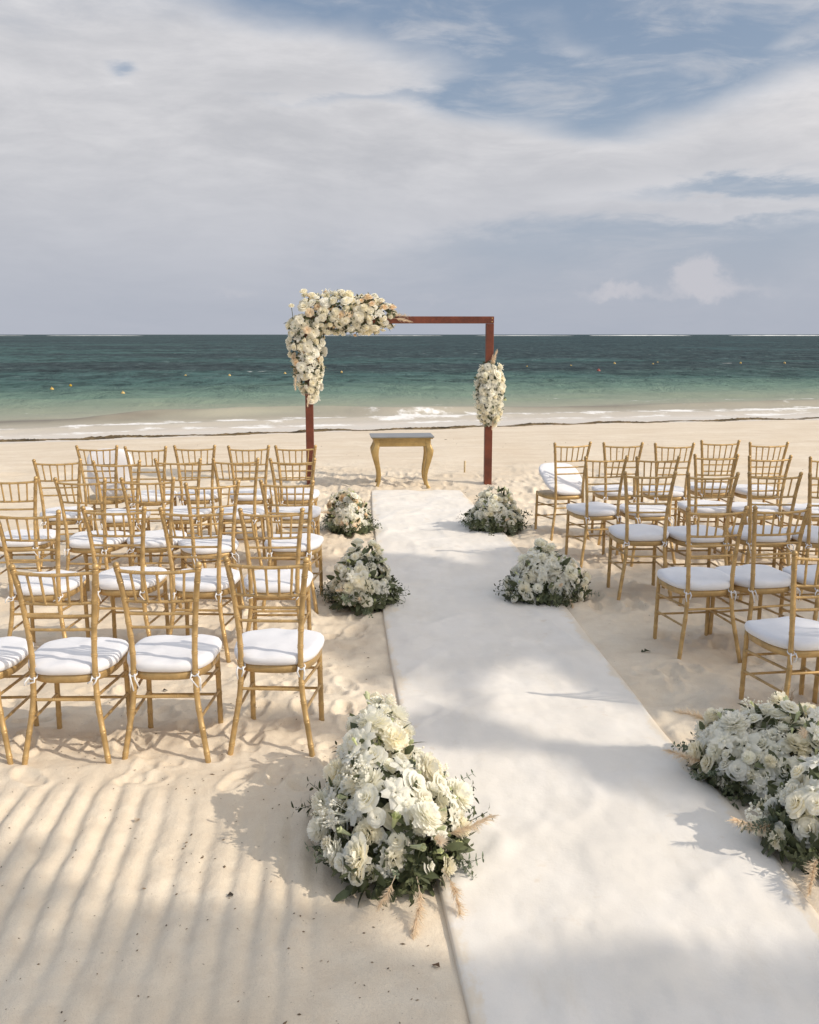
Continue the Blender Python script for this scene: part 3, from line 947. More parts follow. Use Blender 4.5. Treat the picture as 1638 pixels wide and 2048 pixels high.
for side, ROWS in (('left', LROWS), ('right', RROWS)):
    for rn, cs in ROWS:
        for i, (xa, ya, xb, yb) in enumerate(cs):
            dz, scl = {('left', 'nearest'): (0.015, 1.0), ('right', 'nearest'): (-0.025, 1.0), ('right', 'middle'): (0.03, 1.0)}.get((side, rn), (0.0, 1.0))
            A = unproj(xa, ya, dz + 0.922 * scl); B = unproj(xb, yb, dz + 0.922 * scl)
            C = (A + B) / 2
            ps = math.atan2(B.y - A.y, B.x - A.x)
            k = {'frontmost': 0.15, 'second': 0.35, 'middle': 0.8, 'fourth': 0.75, 'nearest': 0.8}[rn]
            psi = k * max(-0.4, min(0.45, ps)) + (1 - k) * math.radians(5 if side == 'left' else 4)
            if side == 'right' and i == 0 and rn in ('frontmost', 'second'): psi = math.radians(15 if rn == 'frontmost' else 10)
            if side == 'right' and rn == 'nearest': psi = math.radians(9)
            back = Vector((math.sin(psi), -math.cos(psi), 0)) * 0.215 * scl
            loc = Vector((C.x - back.x, C.y - back.y, 0))
            loc.z = dz + random.uniform(-0.004, 0.002)
            cush = None; lab = 'gold chair, %s %s, %s block' % (ORD[i], ROWN[rn], side)
            if side == 'right' and rn == 'frontmost' and i == 0:
                cush = 'tilt'; lab = 'gold chair by the right arch post, its white cushion blown up at a slant'
            if side == 'left' and rn == 'frontmost' and i == 4:
                cush = 'up'; lab = 'gold chair with its white cushion standing upright, far left of front row'
            build_chair(loc, psi, lab, cvi, cush).scale = (scl,) * 3
            CHAIR_FEET.append((loc.x, loc.y, psi))
            cvi += 1

# ------------------------------------------------------------------ wedding arch
YA = 12.84
PL = unproj(622.5, 966, 0); PR = unproj(975, 965, 0)
psiA = math.atan2(0.10, PR.x - PL.x)
arch = thing('wedding_arch', 'tall square reddish brown wooden arch standing on the sand at the runner end', 'arch', (PL.x, 12.80, 0), psiA)
AW = (PR.x - PL.x) / math.cos(psiA)
ZT = 2.125
m = MB().box((0, 0, (ZT - 0.09) / 2 - 0.1), (0.098, 0.095, ZT - 0.09 + 0.2), 0.004).mesh('post', M_wood, False)
obj('post', m, arch); obj('post', m, arch, (AW, 0, 0))
m = MB().box((AW / 2, 0, ZT - 0.045 + 0.001), (AW + 0.10, 0.092, 0.088), 0.004).mesh('beam', M_wood, False)
obj('beam', m, arch)
mb = MB(); mb.tube([(0, 0.003, 0), (0, -0.003, 0), (0, -0.005, 0)], [0.007, 0.007, 0.003], 8)
sc = mb.mesh('screw', M_screw)
for zz in (ZT - 0.022, ZT - 0.066):
    obj('screw', sc, arch, (AW + 0.022, -0.0475, zz))
mb = MB().box((0, 0, 0), (0.012, 0.098, 0.2), 0.002)

# ------------------------------------------------------------------ console table
TF = (unproj(752, 976, 0) + unproj(860, 976, 0)) / 2
tpsi = math.radians(4.5)
tbl = thing('console_table', 'small gold console table with curved legs and grey top under the arch', 'table', (TF.x - 0.02, TF.y + 0.19, 0.0), tpsi)
TW, TD, TH = 0.70, 0.38, 0.655
hw, hd = TW / 2, TD / 2
mb = MB().box((0, 0, TH - 0.012), (TW + 0.09, TD + 0.09, 0.018), 0.004)
obj('tabletop', mb.mesh('tabletop', M_ttop, False), tbl)
mb = MB().box((0, 0, TH - 0.029), (TW + 0.062, TD + 0.062, 0.016), 0.004)
obj('edge_moulding', mb.mesh('edge_moulding', M_tgold, False), tbl)
for (c_, sz) in (((0, -hd + 0.012, TH - 0.085), (TW - 0.06, 0.022, 0.096)), ((0, hd - 0.012, TH - 0.085), (TW - 0.06, 0.022, 0.096)),
                 ((-hw + 0.012, 0, TH - 0.085), (0.022, TD - 0.06, 0.096)), ((hw - 0.012, 0, TH - 0.085), (0.022, TD - 0.06, 0.096))):
    mb = MB().box(c_, sz, 0.002)
    obj('apron', mb.mesh('apron', M_tgold, False), tbl)
mb = MB().box((0, -hd - 0.003, TH - 0.118), (TW - 0.06, 0.012, 0.024), 0.003)
obj('apron_moulding', mb.mesh('apron_moulding', M_tgold, False), tbl)


def cabriole(sx, sy):
    # (out, z, half size)
    prof = [(0.0, TH - 0.037, 0.036), (0.0, TH - 0.10, 0.036), (0.008, TH - 0.135, 0.043), (0.024, TH - 0.18, 0.048), (0.022, TH - 0.24, 0.042), (0.004, TH - 0.33, 0.035),
            (-0.018, TH - 0.42, 0.029), (-0.030, TH - 0.50, 0.025), (-0.026, TH - 0.57, 0.022), (-0.008, TH - 0.62, 0.021), (0.008, TH - 0.648, 0.025), (0.010, -0.02, 0.024)]
    V = []; Fc = []
    for o_, z, h_ in prof:
        cx = sx * (hw - 0.030 + o_ * 0.95); cy = sy * (hd - 0.030 + o_ * 0.6)
        for a, b_ in ((-1, -1), (-0.6, -1.15), (0.6, -1.15), (1, -1), (1.15, -0.6), (1.15, 0.6), (1, 1), (0.6, 1.15), (-0.6, 1.15), (-1, 1), (-1.15, 0.6), (-1.15, -0.6)):
            V.append((cx + a * h_ * 0.86, cy + b_ * h_ * 0.86, z))
    n = 12
    for i in range(len(prof) - 1):
        for k in range(n):
            k2 = (k + 1) % n; Fc.append((i * n + k, i * n + k2, (i + 1) * n + k2, (i + 1) * n + k))
    Fc.append(tuple(range(n))); Fc.append(tuple((len(prof) - 1) * n + k for k in range(n))[::-1])
    return mesh('leg', V, Fc, M_tgold)


for sx in (-1, 1):
    for sy in (-1, 1):
        obj('leg', cabriole(sx, sy), tbl)

# ------------------------------------------------------------------ flowers
def petal(mb, phi, r0, r1, z0, z1, wid, curl, cup, nu=4, nv=3, point=0.0):
    """a petal from (r0, z0) to (r1, z1), spanning angle wid, rolled outwards at its tip"""
    b0 = len(mb.V)
    for j in range(nv + 1):
        v = j / nv
        r = r0 + (r1 - r0) * (v ** 1.2) + curl * v ** 4
        z = z0 + (z1 - z0) * math.sin(v * PI / 2 * 0.95) - curl * 0.55 * v ** 5
        wv_ = wid * (0.55 + 0.6 * math.sin(min(1, v * 1.15) * PI * 0.62)) * (1 - (0.28 + point) * v ** 5)
        for i in range(nu + 1):
            u = (i / nu) * 2 - 1
            a = phi + u * wv_
            rr = r * (1 - cup * u * u * 0.25)
            zz = z - 0.10 * u * u * v * (1 + point * 2)
            mb.V.append((rr * math.cos(a), rr * math.sin(a), zz))
    for j in range(nv):
        for i in range(nu):
            a = b0 + j * (nu + 1) + i
            mb.F.append((a, a + 1, a + nu + 2, a + nu + 1))


def rose(seed, openn=1.0):
    rs = random.Random(seed); mb = MB()
    rings = [(3, 0.03, 0.12, 0.10, 0.62, 1.10, 0.0), (4, 0.08, 0.26, 0.02, 0.66, 0.95, 0.03), (5, 0.14, 0.42, -0.10, 0.60, 0.80, 0.07), (5, 0.18, 0.62, -0.22, 0.46, 0.76, 0.13), (6, 0.20, 0.82, -0.32, 0.22, 0.68, 0.18)]
    for k, (n, r0, r1, z0, z1, w_, cu) in enumerate(rings):
        ph = rs.random() * 6
        for i in range(n):
            petal(mb, ph + 2 * PI * i / n + rs.uniform(-.12, .12), r0, r1 * (openn if k > 1 else 1) * rs.uniform(.93, 1.07), z0, z1 + rs.uniform(-.04, .04), w_, cu, 0.3)
    return mb


def ruffled(seed, n=70, sharp=0.5):
    """full ball bloom of many small ruffled petals"""
    rs = random.Random(seed); mb = MB()
    for k in range(n):
        f = (k + 0.5) / n
        th = math.acos(1 - 1.25 * f); ph = k * 2.39996 + rs.uniform(-.15, .15)
        dr = Vector((math.sin(th) * math.cos(ph), math.sin(th) * math.sin(ph), math.cos(th)))
        tn = Vector((-math.sin(ph), math.cos(ph), 0)); up = dr.cross(tn)
        L_ = rs.uniform(0.78, 1.0); w_ = 0.20 + 0.06 * rs.random()
        b0 = len(mb.V)
        base_ = dr * 0.25
        m1 = dr * (0.70 * L_) + up * (-0.05)
        tp = dr * L_ + up * rs.uniform(-0.16, 0.06)
        for p in (base_ - tn * 0.05, base_ + tn * 0.05, m1 - tn * w_ + dr * 0.05, m1 - dr * 0.03, m1 + tn * w_ + dr * 0.05, tp - tn * w_ * 0.6, tp - dr * 0.06, tp + tn * w_ * 0.6):
            mb.V.append(tuple(p + Vector((rs.uniform(-.03, .03), rs.uniform(-.03, .03), rs.uniform(-.03, .03)))))
        mb.F += [(b0, b0 + 1, b0 + 3), (b0, b0 + 3, b0 + 2), (b0 + 1, b0 + 4, b0 + 3), (b0 + 2, b0 + 3, b0 + 6, b0 + 5), (b0 + 3, b0 + 4, b0 + 7, b0 + 6)]
    return mb


def open_flower(seed):
    rs = random.Random(seed); mb = MB()
    for k, (n, r1, z1, w_, cu) in enumerate(((5, 0.45, 0.40, 0.75, 0.08), (6, 1.05, 0.16, 0.60, 0.12))):
        ph = rs.random() * 6
        for i in range(n):
            petal(mb, ph + 2 * PI * i / n + rs.uniform(-.1, .1), 0.06, r1 * rs.uniform(.85, 1.1), -0.15, z1 * rs.uniform(.6, 1.2), w_, cu, -0.1, point=0.5)
    return mb


def bud(seed):
    rs = random.Random(seed); mb = MB()
    for i in range(4):
        petal(mb, i * PI / 2 + 0.3, 0.05, 0.16, -0.5, 0.75, 1.0, -0.02, 0.2)
    for i in range(4):
        petal(mb, i * PI / 2 + 1.1, 0.10, 0.34, -0.62, 0.55, 0.95, -0.02, 0.2)
    return mb


FLW = {'rose': [rose(s_, o_).mesh('rose', M_petal) for s_, o_ in ((1, 1.0), (2, 0.86), (3, 1.1))],
       'rosew': [rose(s_, o_).mesh('rose', M_petalw) for s_, o_ in ((4, 1.05), (5, 0.9))],
       'rosep': [rose(s_, 1.0).mesh('rose', M_peach) for s_ in (6, 7)],
       'ruff': [ruffled(s_).mesh('chrysanthemum', M_petalw) for s_ in (1, 2)],
       'ruffc': [ruffled(s_, 55).mesh('carnation', M_petal) for s_ in (5, 6)],
       'open': [open_flower(s_).mesh('lisianthus', M_petalw) for s_ in (1, 2, 3)],
       'bud': [bud(s_).mesh('flower_bud', M_green) for s_ in (1, 2)]}
NAMES = {'rose': 'rose', 'rosew': 'rose', 'rosep': 'rose', 'ruff': 'chrysanthemum', 'ruffc': 'carnation', 'open': 'lisianthus', 'bud': 'flower_bud'}


def leaf(mb, p, dr, nrm, L_, w_, fold=0.25):
    dr = Vector(dr).normalized(); nrm = Vector(nrm); sd = dr.cross(nrm)
    if sd.length < 1e-4: sd = dr.cross(Vector((1, 0.3, 0.2)))
    sd.normalize(); nn = sd.cross(dr)
    b0 = len(mb.V)
    p = Vector(p)
    for q_ in (p, p + dr * L_ * 0.35 - sd * w_ + nn * w_ * fold, p + dr * L_ * 0.4, p + dr * L_ * 0.35 + sd * w_ + nn * w_ * fold,
               p + dr * L_ * 0.75 - sd * w_ * 0.7 - nn * L_ * 0.05, p + dr * L_ * 0.78 - nn * L_ * 0.05, p + dr * L_ * 0.75 + sd * w_ * 0.7 - nn * L_ * 0.05, p + dr * L_ - nn * L_ * 0.14):
        mb.V.append(tuple(q_))
    mb.F += [(b0, b0 + 2, b0 + 1), (b0, b0 + 3, b0 + 2), (b0 + 1, b0 + 2, b0 + 5, b0 + 4), (b0 + 2, b0 + 3, b0 + 6, b0 + 5), (b0 + 4, b0 + 5, b0 + 7), (b0 + 5, b0 + 6, b0 + 7)]


def sprig(seed, round_=True):
    """leafy sprig along +Z, unit length"""
    rs = random.Random(seed); mb = MB()
    pts = [Vector((0.05 * math.sin(k * 0.9 + seed), 0.05 * math.cos(k * 0.7 + seed) * k / 6, k / 7)) for k in range(8)]
    mb.tube(pts, [0.014 - 0.0012 * k for k in range(8)], 5)
    for k in range(1, 8):
        for s_ in (-1, 1):
            for rep in range(2 if round_ else 1):
                a = k * 1.3 + (0 if s_ > 0 else PI) + rep * 1.5
                dr = Vector((math.cos(a), math.sin(a), 0.5))
                L_ = (0.17 if round_ else 0.26) * (1.15 - k / 12)
                st_ = pts[k] + dr * 0.03
                leaf(mb, st_, dr, (rs.uniform(-.5, .5), rs.uniform(-.5, .5), 1), L_ * rs.uniform(.8, 1.2), L_ * (0.42 if round_ else 0.2))
    return mb


SPR = [sprig(s_, True).mesh('eucalyptus_sprig', M_leaf2) for s_ in (1, 2, 3)]
SPRD = [sprig(s_, False).mesh('leafy_sprig', M_leaf) for s_ in (4, 5, 6)]


def filler(seed):
    """baby's breath spray along +Z, unit length"""
    rs = random.Random(seed); mb = MB()
    for k in range(46):
        a = rs.uniform(0, 2 * PI); r = 0.36 * math.sqrt(rs.random()); z = rs.uniform(0.55, 1.0)
        p = Vector((r * math.cos(a), r * math.sin(a), z))
        if k % 3 == 0: mb.tube([(p.x * 0.2, p.y * 0.2, 0.1), tuple(p)], 0.006, 3, False)
        q_ = rs.uniform(0.028, 0.05)
        V = [p + Vector(o_) * q_ for o_ in ((1, 0, 0), (-1, 0, 0), (0, 1, 0), (0, -1, 0), (0, 0, 1), (0, 0, -1))]
        mb.add(V, [(0, 2, 4), (2, 1, 4), (1, 3, 4), (3, 0, 4), (2, 0, 5), (1, 2, 5), (3, 1, 5), (0, 3, 5)])
    return mb


FIL = [filler(s_).mesh('filler_spray', M_petalw, False) for s_ in (1, 2, 3)]


def plume(seed):
    rs = random.Random(seed); mb = MB()
    bend = rs.uniform(0.15, 0.35)
    ax = lambda t_: Vector((bend * t_ * t_, 0.06 * math.sin(t_ * 4), t_))
    mb.tube([ax(k / 8) for k in range(9)], 0.008, 4)
    for k in range(230):
        t_ = 0.22 + 0.72 * rs.random()
        p = ax(t_); a = rs.uniform(0, 2 * PI)
        sprd = 0.65 * math.sin(min(1, (t_ - 0.1) * 1.25) * PI) ** 0.6
        dr = (Vector((math.cos(a) * sprd, math.sin(a) * sprd, 1.0))).normalized()
        L_ = rs.uniform(0.13, 0.26); w_ = 0.0045
        sd = dr.cross(Vector((rs.uniform(-1, 1), rs.uniform(-1, 1), rs.uniform(-1, 1)))).normalized() * w_
        e = p + dr * L_ + Vector((0.03 * math.cos(a), 0.03 * math.sin(a), -0.02)); mid = p + dr * L_ * 0.55
        b0 = len(mb.V)
        mb.V += [tuple(p - sd), tuple(p + sd), tuple(mid + sd * 1.2), tuple(e), tuple(mid - sd * 1.2)]
        mb.F += [(b0, b0 + 1, b0 + 2, b0 + 4), (b0 + 4, b0 + 2, b0 + 3)]
    return mb


PLM = [plume(s_).mesh('pampas_plume', M_pampas, False) for s_ in (1, 2, 3)]


def place(name, me, parent, p, nrm, size, rs, spin=None):
    q_ = Vector(nrm).normalized().to_track_quat('Z', 'Y')
    o = bpy.data.objects.new(name, me); COL.objects.link(o); o.parent = parent
    o.rotation_mode = 'QUATERNION'
    o.rotation_quaternion = q_ @ Euler((0, 0, rs.uniform(0, 6.28) if spin is None else spin)).to_quaternion()
    o.location = p
    o.scale = (size,) * 3
    return o


def arrangement(root, surf, n_try, spacing, mix, size, seed, n_leaf, leaf_len, sprigs, plumes, fillers, inner=0.80, maxn=290):
    """surf(rs) -> (point, normal, weight-radius); flowers are spread over it without piling up"""
    rs = random.Random(seed)
    pts = []
    kinds = [k for k, w_ in mix for _ in range(w_)]
    for _ in range(n_try):
        p, nr = surf(rs)
        sz = size * rs.choice((0.62, 0.8, 0.9, 1.0, 1.0, 1.15, 1.3))
        if all((p - q_).length > (sz + s2) * spacing for q_, s2 in pts):
            pts.append((p, sz))
            k = rs.choice(kinds)
            if k == 'bud': sz *= 0.72
            nr2 = (nr + Vector((rs.uniform(-.4, .4), rs.uniform(-.4, .4), rs.uniform(-.3, .4)))).normalized()
            place(NAMES[k], rs.choice(FLW[k]), root, p + nr * rs.uniform(-0.35, 0.3) * sz, nr2, sz, rs)
            if len(pts) >= maxn: break
    mb = MB()
    for _ in range(n_leaf):
        p, nr = surf(rs)
        c_ = p - nr * rs.uniform(0.2, 1.3) * size
        dr = (nr * rs.uniform(0.3, 1.2) + Vector((rs.uniform(-1, 1), rs.uniform(-1, 1), rs.uniform(-1, 1)))).normalized()
        leaf(mb, c_, dr, nr, leaf_len * rs.uniform(0.5, 1.2), leaf_len * rs.uniform(0.14, 0.26))
    o = obj('foliage', mb.mesh('foliage', M_leaf), root); o['kind'] = 'stuff'
    for _ in range(sprigs):
        p, nr = surf(rs)
        e = rs.random() < 0.6
        place('eucalyptus_sprig' if e else 'leafy_sprig', rs.choice(SPR if e else SPRD), root, p - nr * size * 1.2, (nr + Vector((rs.uniform(-.5, .5), rs.uniform(-.5, .5), rs.uniform(-.6, .2)))).normalized(), leaf_len * rs.uniform(1.3, 2.2), rs)
    for _ in range(fillers):
        p, nr = surf(rs)
        place('filler_spray', rs.choice(FIL), root, p - nr * size * 1.3, nr, size * rs.uniform(2.0, 2.8), rs)
    for (p, dr, L_) in plumes:
        place('pampas_plume', rs.choice(PLM), root, Vector(p), Vector(dr), L_ * 0.8, rs)
    return pts


def blob(rx, ry, rz, cz, seed, mat, name, nseg=18):
    V = []; Fc = []
    for j in range(nseg // 2 + 1):
        th = PI * j / (nseg // 2)
        for i in range(nseg):
            ph = 2 * PI * i / nseg
            k = 1 + 0.13 * math.sin(3 * ph + seed) * math.sin(2 * th) + 0.10 * math.sin(5 * ph + 2 * th + seed)
            V.append((rx * k * math.sin(th) * math.cos(ph), ry * k * math.sin(th) * math.sin(ph), cz + rz * k * math.cos(th)))
    for j in range(nseg // 2):
        for i in range(nseg):
            i2 = (i + 1) % nseg
            Fc.append((j * nseg + i, (j + 1) * nseg + i, (j + 1) * nseg + i2, j * nseg + i2))
    return mesh(name, V, Fc, mat)


# --- flowers on the arch, upper left corner (its own frame: x along the beam, z up, y away)
ca = thing('corner_garland', 'large L-shaped garland of cream and white roses over the arch upper left corner', 'garland', arch.location, psiA)
PXM = 12.85 / F                                  # metres per photograph pixel at the arch
segs = [((-0.02, 0.0, 2.12), (0.30, 0.0, 2.17), 0.22, 0.235), ((0.30, 0, 2.17), (0.80, 0, 2.15), 0.235, 0.22), ((0.80, 0, 2.15), (1.06, 0, 2.12), 0.22, 0.12),
        ((-0.02, 0, 2.10), (-0.03, 0, 1.72), 0.22, 0.19), ((-0.03, 0, 1.72), (0.0, 0, 1.42), 0.19, 0.17), ((0.0, 0, 1.42), (0.03, 0, 1.10), 0.17, 0.07)]


def surf_corner(rs):
    i = rs.choices(range(6), weights=(2.2, 3.6, 1.5, 2.6, 1.8, 1.2))[0]
    a, b_, r0, r1 = segs[i]
    f = rs.random(); a = Vector(a); b_ = Vector(b_)
    c_ = a.lerp(b_, f); r = r0 + (r1 - r0) * f
    ax = (b_ - a).normalized(); u = ax.cross(Vector((0, 1, 0))).normalized(); v = Vector((0, -1, 0))
    th = rs.uniform(-0.5, PI + 0.5) if rs.random() < 0.85 else rs.uniform(PI, 2 * PI)
    nr = u * math.cos(th) + v * math.sin(th) * 0.95
    r *= rs.uniform(0.78, 1.14)
    return c_ + nr * r + Vector((0, 0.03, 0)), nr.normalized()


arrangement(ca, surf_corner, 9000, 0.64, (('rose', 8), ('rosew', 4), ('rosep', 2), ('ruffc', 2), ('open', 1)), 0.062, 21, 1300, 0.075,
            26, [((1.02, -0.05, 2.12), (1, -0.1, 0.15), 0.34), ((1.05, -0.08, 2.10), (1, -0.1, -0.25), 0.30), ((0.0, -0.1, 1.20), (0.1, -0.1, -1), 0.24), ((-0.14, -0.1, 1.42), (-0.4, -0.2, -1), 0.25)], 10)
rs = random.Random(5)
stems_top = [(607, 583), (625, 590), (653, 596), (687, 590), (734, 593), (583, 612), (763, 601)]
for (px, py) in stems_top:            # single roses standing proud of the garland
    w_ = unproj(px, py, 2.2); k = 12.72 / w_.y if w_.y else 1
    dxp = (px - 819) / F; dyp = -(py - 1024) / F
    yy = math.cos(PITCH) + dyp * math.sin(PITCH); zz = -math.sin(PITCH) + dyp * math.cos(PITCH)
    p = Vector((dxp / yy * 12.74, 12.74, H + zz / yy * 12.74))
    loc = Matrix.Rotation(-psiA, 3, 'Z') @ (p - Vector(arch.location))
    place('rose', rs.choice(FLW['rose']), ca, loc, (rs.uniform(-.3, .3), -0.6, 0.9), 0.047, rs)
    mb = MB().tube([loc + Vector((0, 0, -0.02)), loc + Vector((0.02, 0.03, -0.2))], 0.004, 5)
    obj('stem', mb.mesh('stem', M_stem), ca)

# --- cluster on the right post
cb = thing('post_garland', 'upright oval cluster of white flowers tied to the right arch post', 'garland', arch.matrix_basis @ Vector((AW, 0, 0)), psiA)


def surf_post(rs):
    th = rs.uniform(-0.35, PI + 0.35)
    h_ = rs.uniform(-1, 1)
    r = 0.170 * (1 - abs(h_) ** 2.6) ** 0.5
    nr = Vector((math.cos(th), -math.sin(th), h_ * 0.5)).normalized()
    return Vector((math.cos(th) * r * rs.uniform(.85, 1.05) + 0.01, -math.sin(th) * r * 0.9 - 0.02, 1.155 + 0.40 * h_)), nr


arrangement(cb, surf_post, 5000, 0.60, (('rose', 5), ('rosew', 5), ('ruff', 2), ('ruffc', 2), ('open', 2), ('bud', 1)), 0.054, 33, 600, 0.07,
            12, [((0.05, -0.08, 1.48), (0.15, -0.1, 1), 0.27), ((0.02, -0.08, 1.46), (-0.05, -0.1, 1), 0.22), ((0.05, -0.1, 0.86), (0.1, -0.1, -1), 0.2)], 12)


# --- mounds of flowers along the runner
def mound(name, label, loc, rx, ry, h, seed, nfl, size, plumes, rz=0, lean=(0, 0), mixw=None, spr=26, fil=12, leafn=1100, leafl=0.085):
    root = thing(name, label, 'flowers', (loc[0], loc[1], gz(loc[0], loc[1])), rz, 'flower arrangements along the aisle')

    def mk(lo, hi):
        def surf(rs):
            th = rs.uniform(0, 2 * PI)
            e = math.asin(rs.uniform(lo, hi))
            nr = Vector((math.cos(th) * math.cos(e) / rx, math.sin(th) * math.cos(e) / ry, math.sin(e) / h)).normalized()
            k = rs.uniform(0.84, 1.05) * (1 + 0.10 * math.sin(3 * th + seed) + 0.09 * math.sin(5 * e + 2 * th + seed * 2))
            z = h * math.sin(e) * k
            pinch = 1 - 0.06 * max(0, math.sin(e) - 0.3)
            return Vector((rx * math.cos(th) * math.cos(e) * k * pinch + lean[0] * z, ry * math.sin(th) * math.cos(e) * k * pinch + lean[1] * z, z + 0.02)), nr
        return surf
    core = obj('moss_base', blob(rx * 0.70, ry * 0.70, h * 0.60, h * 0.18, seed, M_moss, 'moss_base'), root)
    mixw = mixw or (('rose', 2), ('rosew', 4), ('ruff', 5), ('ruffc', 2), ('open', 5), ('bud', 4))
    arrangement(root, mk(0.17, 0.999), nfl * 60, 0.58, mixw, size, seed, int(leafn * 0.6), leafl, 0, plumes, fil)
    arrangement(root, mk(0.02, 0.36), 40, 0.9, (('ruffc', 1), ('bud', 2), ('rosew', 1)), size * 0.8, seed + 7, int(leafn * 0.9), leafl * 1.1, spr, [], 4)
    # skirt of dark leaves lying on the sand
    rs = random.Random(seed + 99)
    for k in range(18):
        a = rs.uniform(0, 2 * PI)
        dr = Vector((math.cos(a), math.sin(a), rs.uniform(0.0, 0.35)))
        place('leafy_sprig', rs.choice(SPRD), root, Vector((rx * 0.62 * math.cos(a), ry * 0.62 * math.sin(a), rs.uniform(0.03, 0.09))), dr, rs.uniform(0.12, 0.2) * (1.15 if size > 0.04 else 1), rs)
    return root


mound('flower_mound', 'long full mound of white roses and lilies at the left runner edge, nearest the camera', (-0.07, 3.60), 0.235, 0.55, 0.375, 41, 95, 0.057,
      [((0.14, -0.30, 0.14), (1, -0.15, 0.20), 0.26), ((0.10, -0.40, 0.2), (0.35, -0.8, 0.35), 0.22), ((0.05, -0.50, 0.10), (0.0, -0.9, -0.35), 0.26), ((0.14, -0.46, 0.10), (0.25, -0.9, -0.30), 0.26), ((-0.02, -0.48, 0.1), (-0.3, -0.9, -0.3), 0.2)],
      rz=0.09, lean=(-0.10, 0.1), spr=20, fil=12, leafn=900, leafl=0.075)
mound('flower_mound', 'large white flower mound at the right runner edge, below the nearest right chair leg', (1.60, 4.06), 0.35, 0.34, 0.28, 43, 100, 0.054,
      [((-0.28, 0.02, 0.10), (-1, -0.1, 0.12), 0.28), ((-0.22, 0.20, 0.18), (-1, 0.1, 0.5), 0.25), ((0.0, -0.2, 0.3), (-0.6, -0.7, 0.3), 0.22)],
      rz=0.10, lean=(0.05, 0.12), spr=14, fil=10, leafn=800, leafl=0.075)
mound('flower_mound', 'white rose mound cut by the right picture edge, nearest the camera', (1.68, 3.46), 0.33, 0.33, 0.31, 61, 90, 0.056,
      [((-0.26, 0.05, 0.10), (-0.9, -0.4, 0.0), 0.30), ((-0.24, -0.16, 0.08), (-0.7, -0.7, -0.1), 0.28), ((-0.16, -0.24, 0.1), (-0.6, -0.9, -0.1), 0.26)],
      rz=0.10, lean=(0.05, 0.12), mixw=(('rose', 6), ('rosew', 4), ('ruff', 2), ('open', 2), ('bud', 2)), spr=14, fil=10, leafn=800, leafl=0.075)
mound('flower_mound', 'round white flower mound left of the runner, second from the camera', (-0.34, 6.97), 0.215, 0.30, 0.35, 45, 80, 0.050,
      [((0.0, -0.25, 0.1), (0.1, -1, 0.1), 0.16), ((-0.1, -0.22, 0.16), (-0.3, -1, 0.2), 0.15)], spr=14, leafn=500)
mound('flower_mound', 'wide white flower mound right of the runner beside the middle chair row', (1.00, 7.12), 0.26, 0.29, 0.34, 47, 85, 0.050,
      [((0.05, -0.25, 0.18), (0.2, -1, 0.2), 0.16), ((0.12, -0.25, 0.08), (0.2, -1, -0.1), 0.15)], spr=14, leafn=500)
mound('flower_mound', 'small peach-tinged flower mound left of the runner, nearest the arch', (-0.59, 9.62), 0.20, 0.24, 0.35, 49, 60, 0.046,
      [((0.0, -0.22, 0.12), (0.1, -1, 0.2), 0.17), ((-0.15, -0.15, 0.2), (-0.8, -0.5, 0.4), 0.17), ((0.12, -0.15, 0.26), (0.5, -0.6, 0.6), 0.15)], mixw=(('rose', 4), ('rosew', 3), ('open', 4), ('bud', 5), ('rosep', 2)), spr=14, leafn=400)
mound('flower_mound', 'small leafy white flower mound right of the runner, nearest the arch', (0.84, 9.72), 0.24, 0.24, 0.34, 51, 60, 0.044,
      [((0.08, -0.24, 0.14), (0.2, -1, 0.2), 0.15)], spr=16, fil=14, leafn=480)

# ------------------------------------------------------------------ small things on the sand
def on_sand(px, py, z=0.0):
    p = unproj(px, py, z); p.z = gz(p.x, p.y); return p


p = on_sand(929, 944)
mb = MB().tube([(0, 0, -0.05), (0.002, 0, 0.08), (0.004, 0, 0.165)], [0.012, 0.014, 0.015], 6)
tag(obj('wooden_stake', mb.mesh('wooden_stake', M_stake), None, p), 'short wooden stake stuck in the sand between table and right arch post', 'stake')
for (px, py, sz, mt, lab, rz_) in ((880, 1935, 0.028, M_brown, 'small brown dry leaf beside the left runner edge near the camera', 2.6),
                                   (325, 1387, 0.030, M_dark, 'dark curled leaf on the sand under the nearest left row', 0.2),
                                   (1288, 1303, 0.05, M_leaf, 'dark green leaf scrap on the sand right of the runner', 0.4),
                                   (270, 1645, 0.035, M_dry, 'pale dry leaf scrap on the raked sand', 1.2),
                                   (454, 1792, 0.030, M_dark, 'thin dark twig scrap on the raked sand edge', 0.1)):
    p = on_sand(px, py)
    mb = MB(); leaf(mb, (0, 0, 0.004), (1, 0, 0.15), (0, 0, 1), sz, sz * 0.32, 0.9)
    if sz > 0.04: leaf(mb, (0.01, 0.01, 0.004), (-0.8, -0.4, 0.2), (0, 0, 1), sz * 0.7, sz * 0.25, 0.9)
    tag(obj('fallen_leaf', mb.mesh('fallen_leaf', mt), None, p, (0, 0, rz_)), lab, 'leaf')
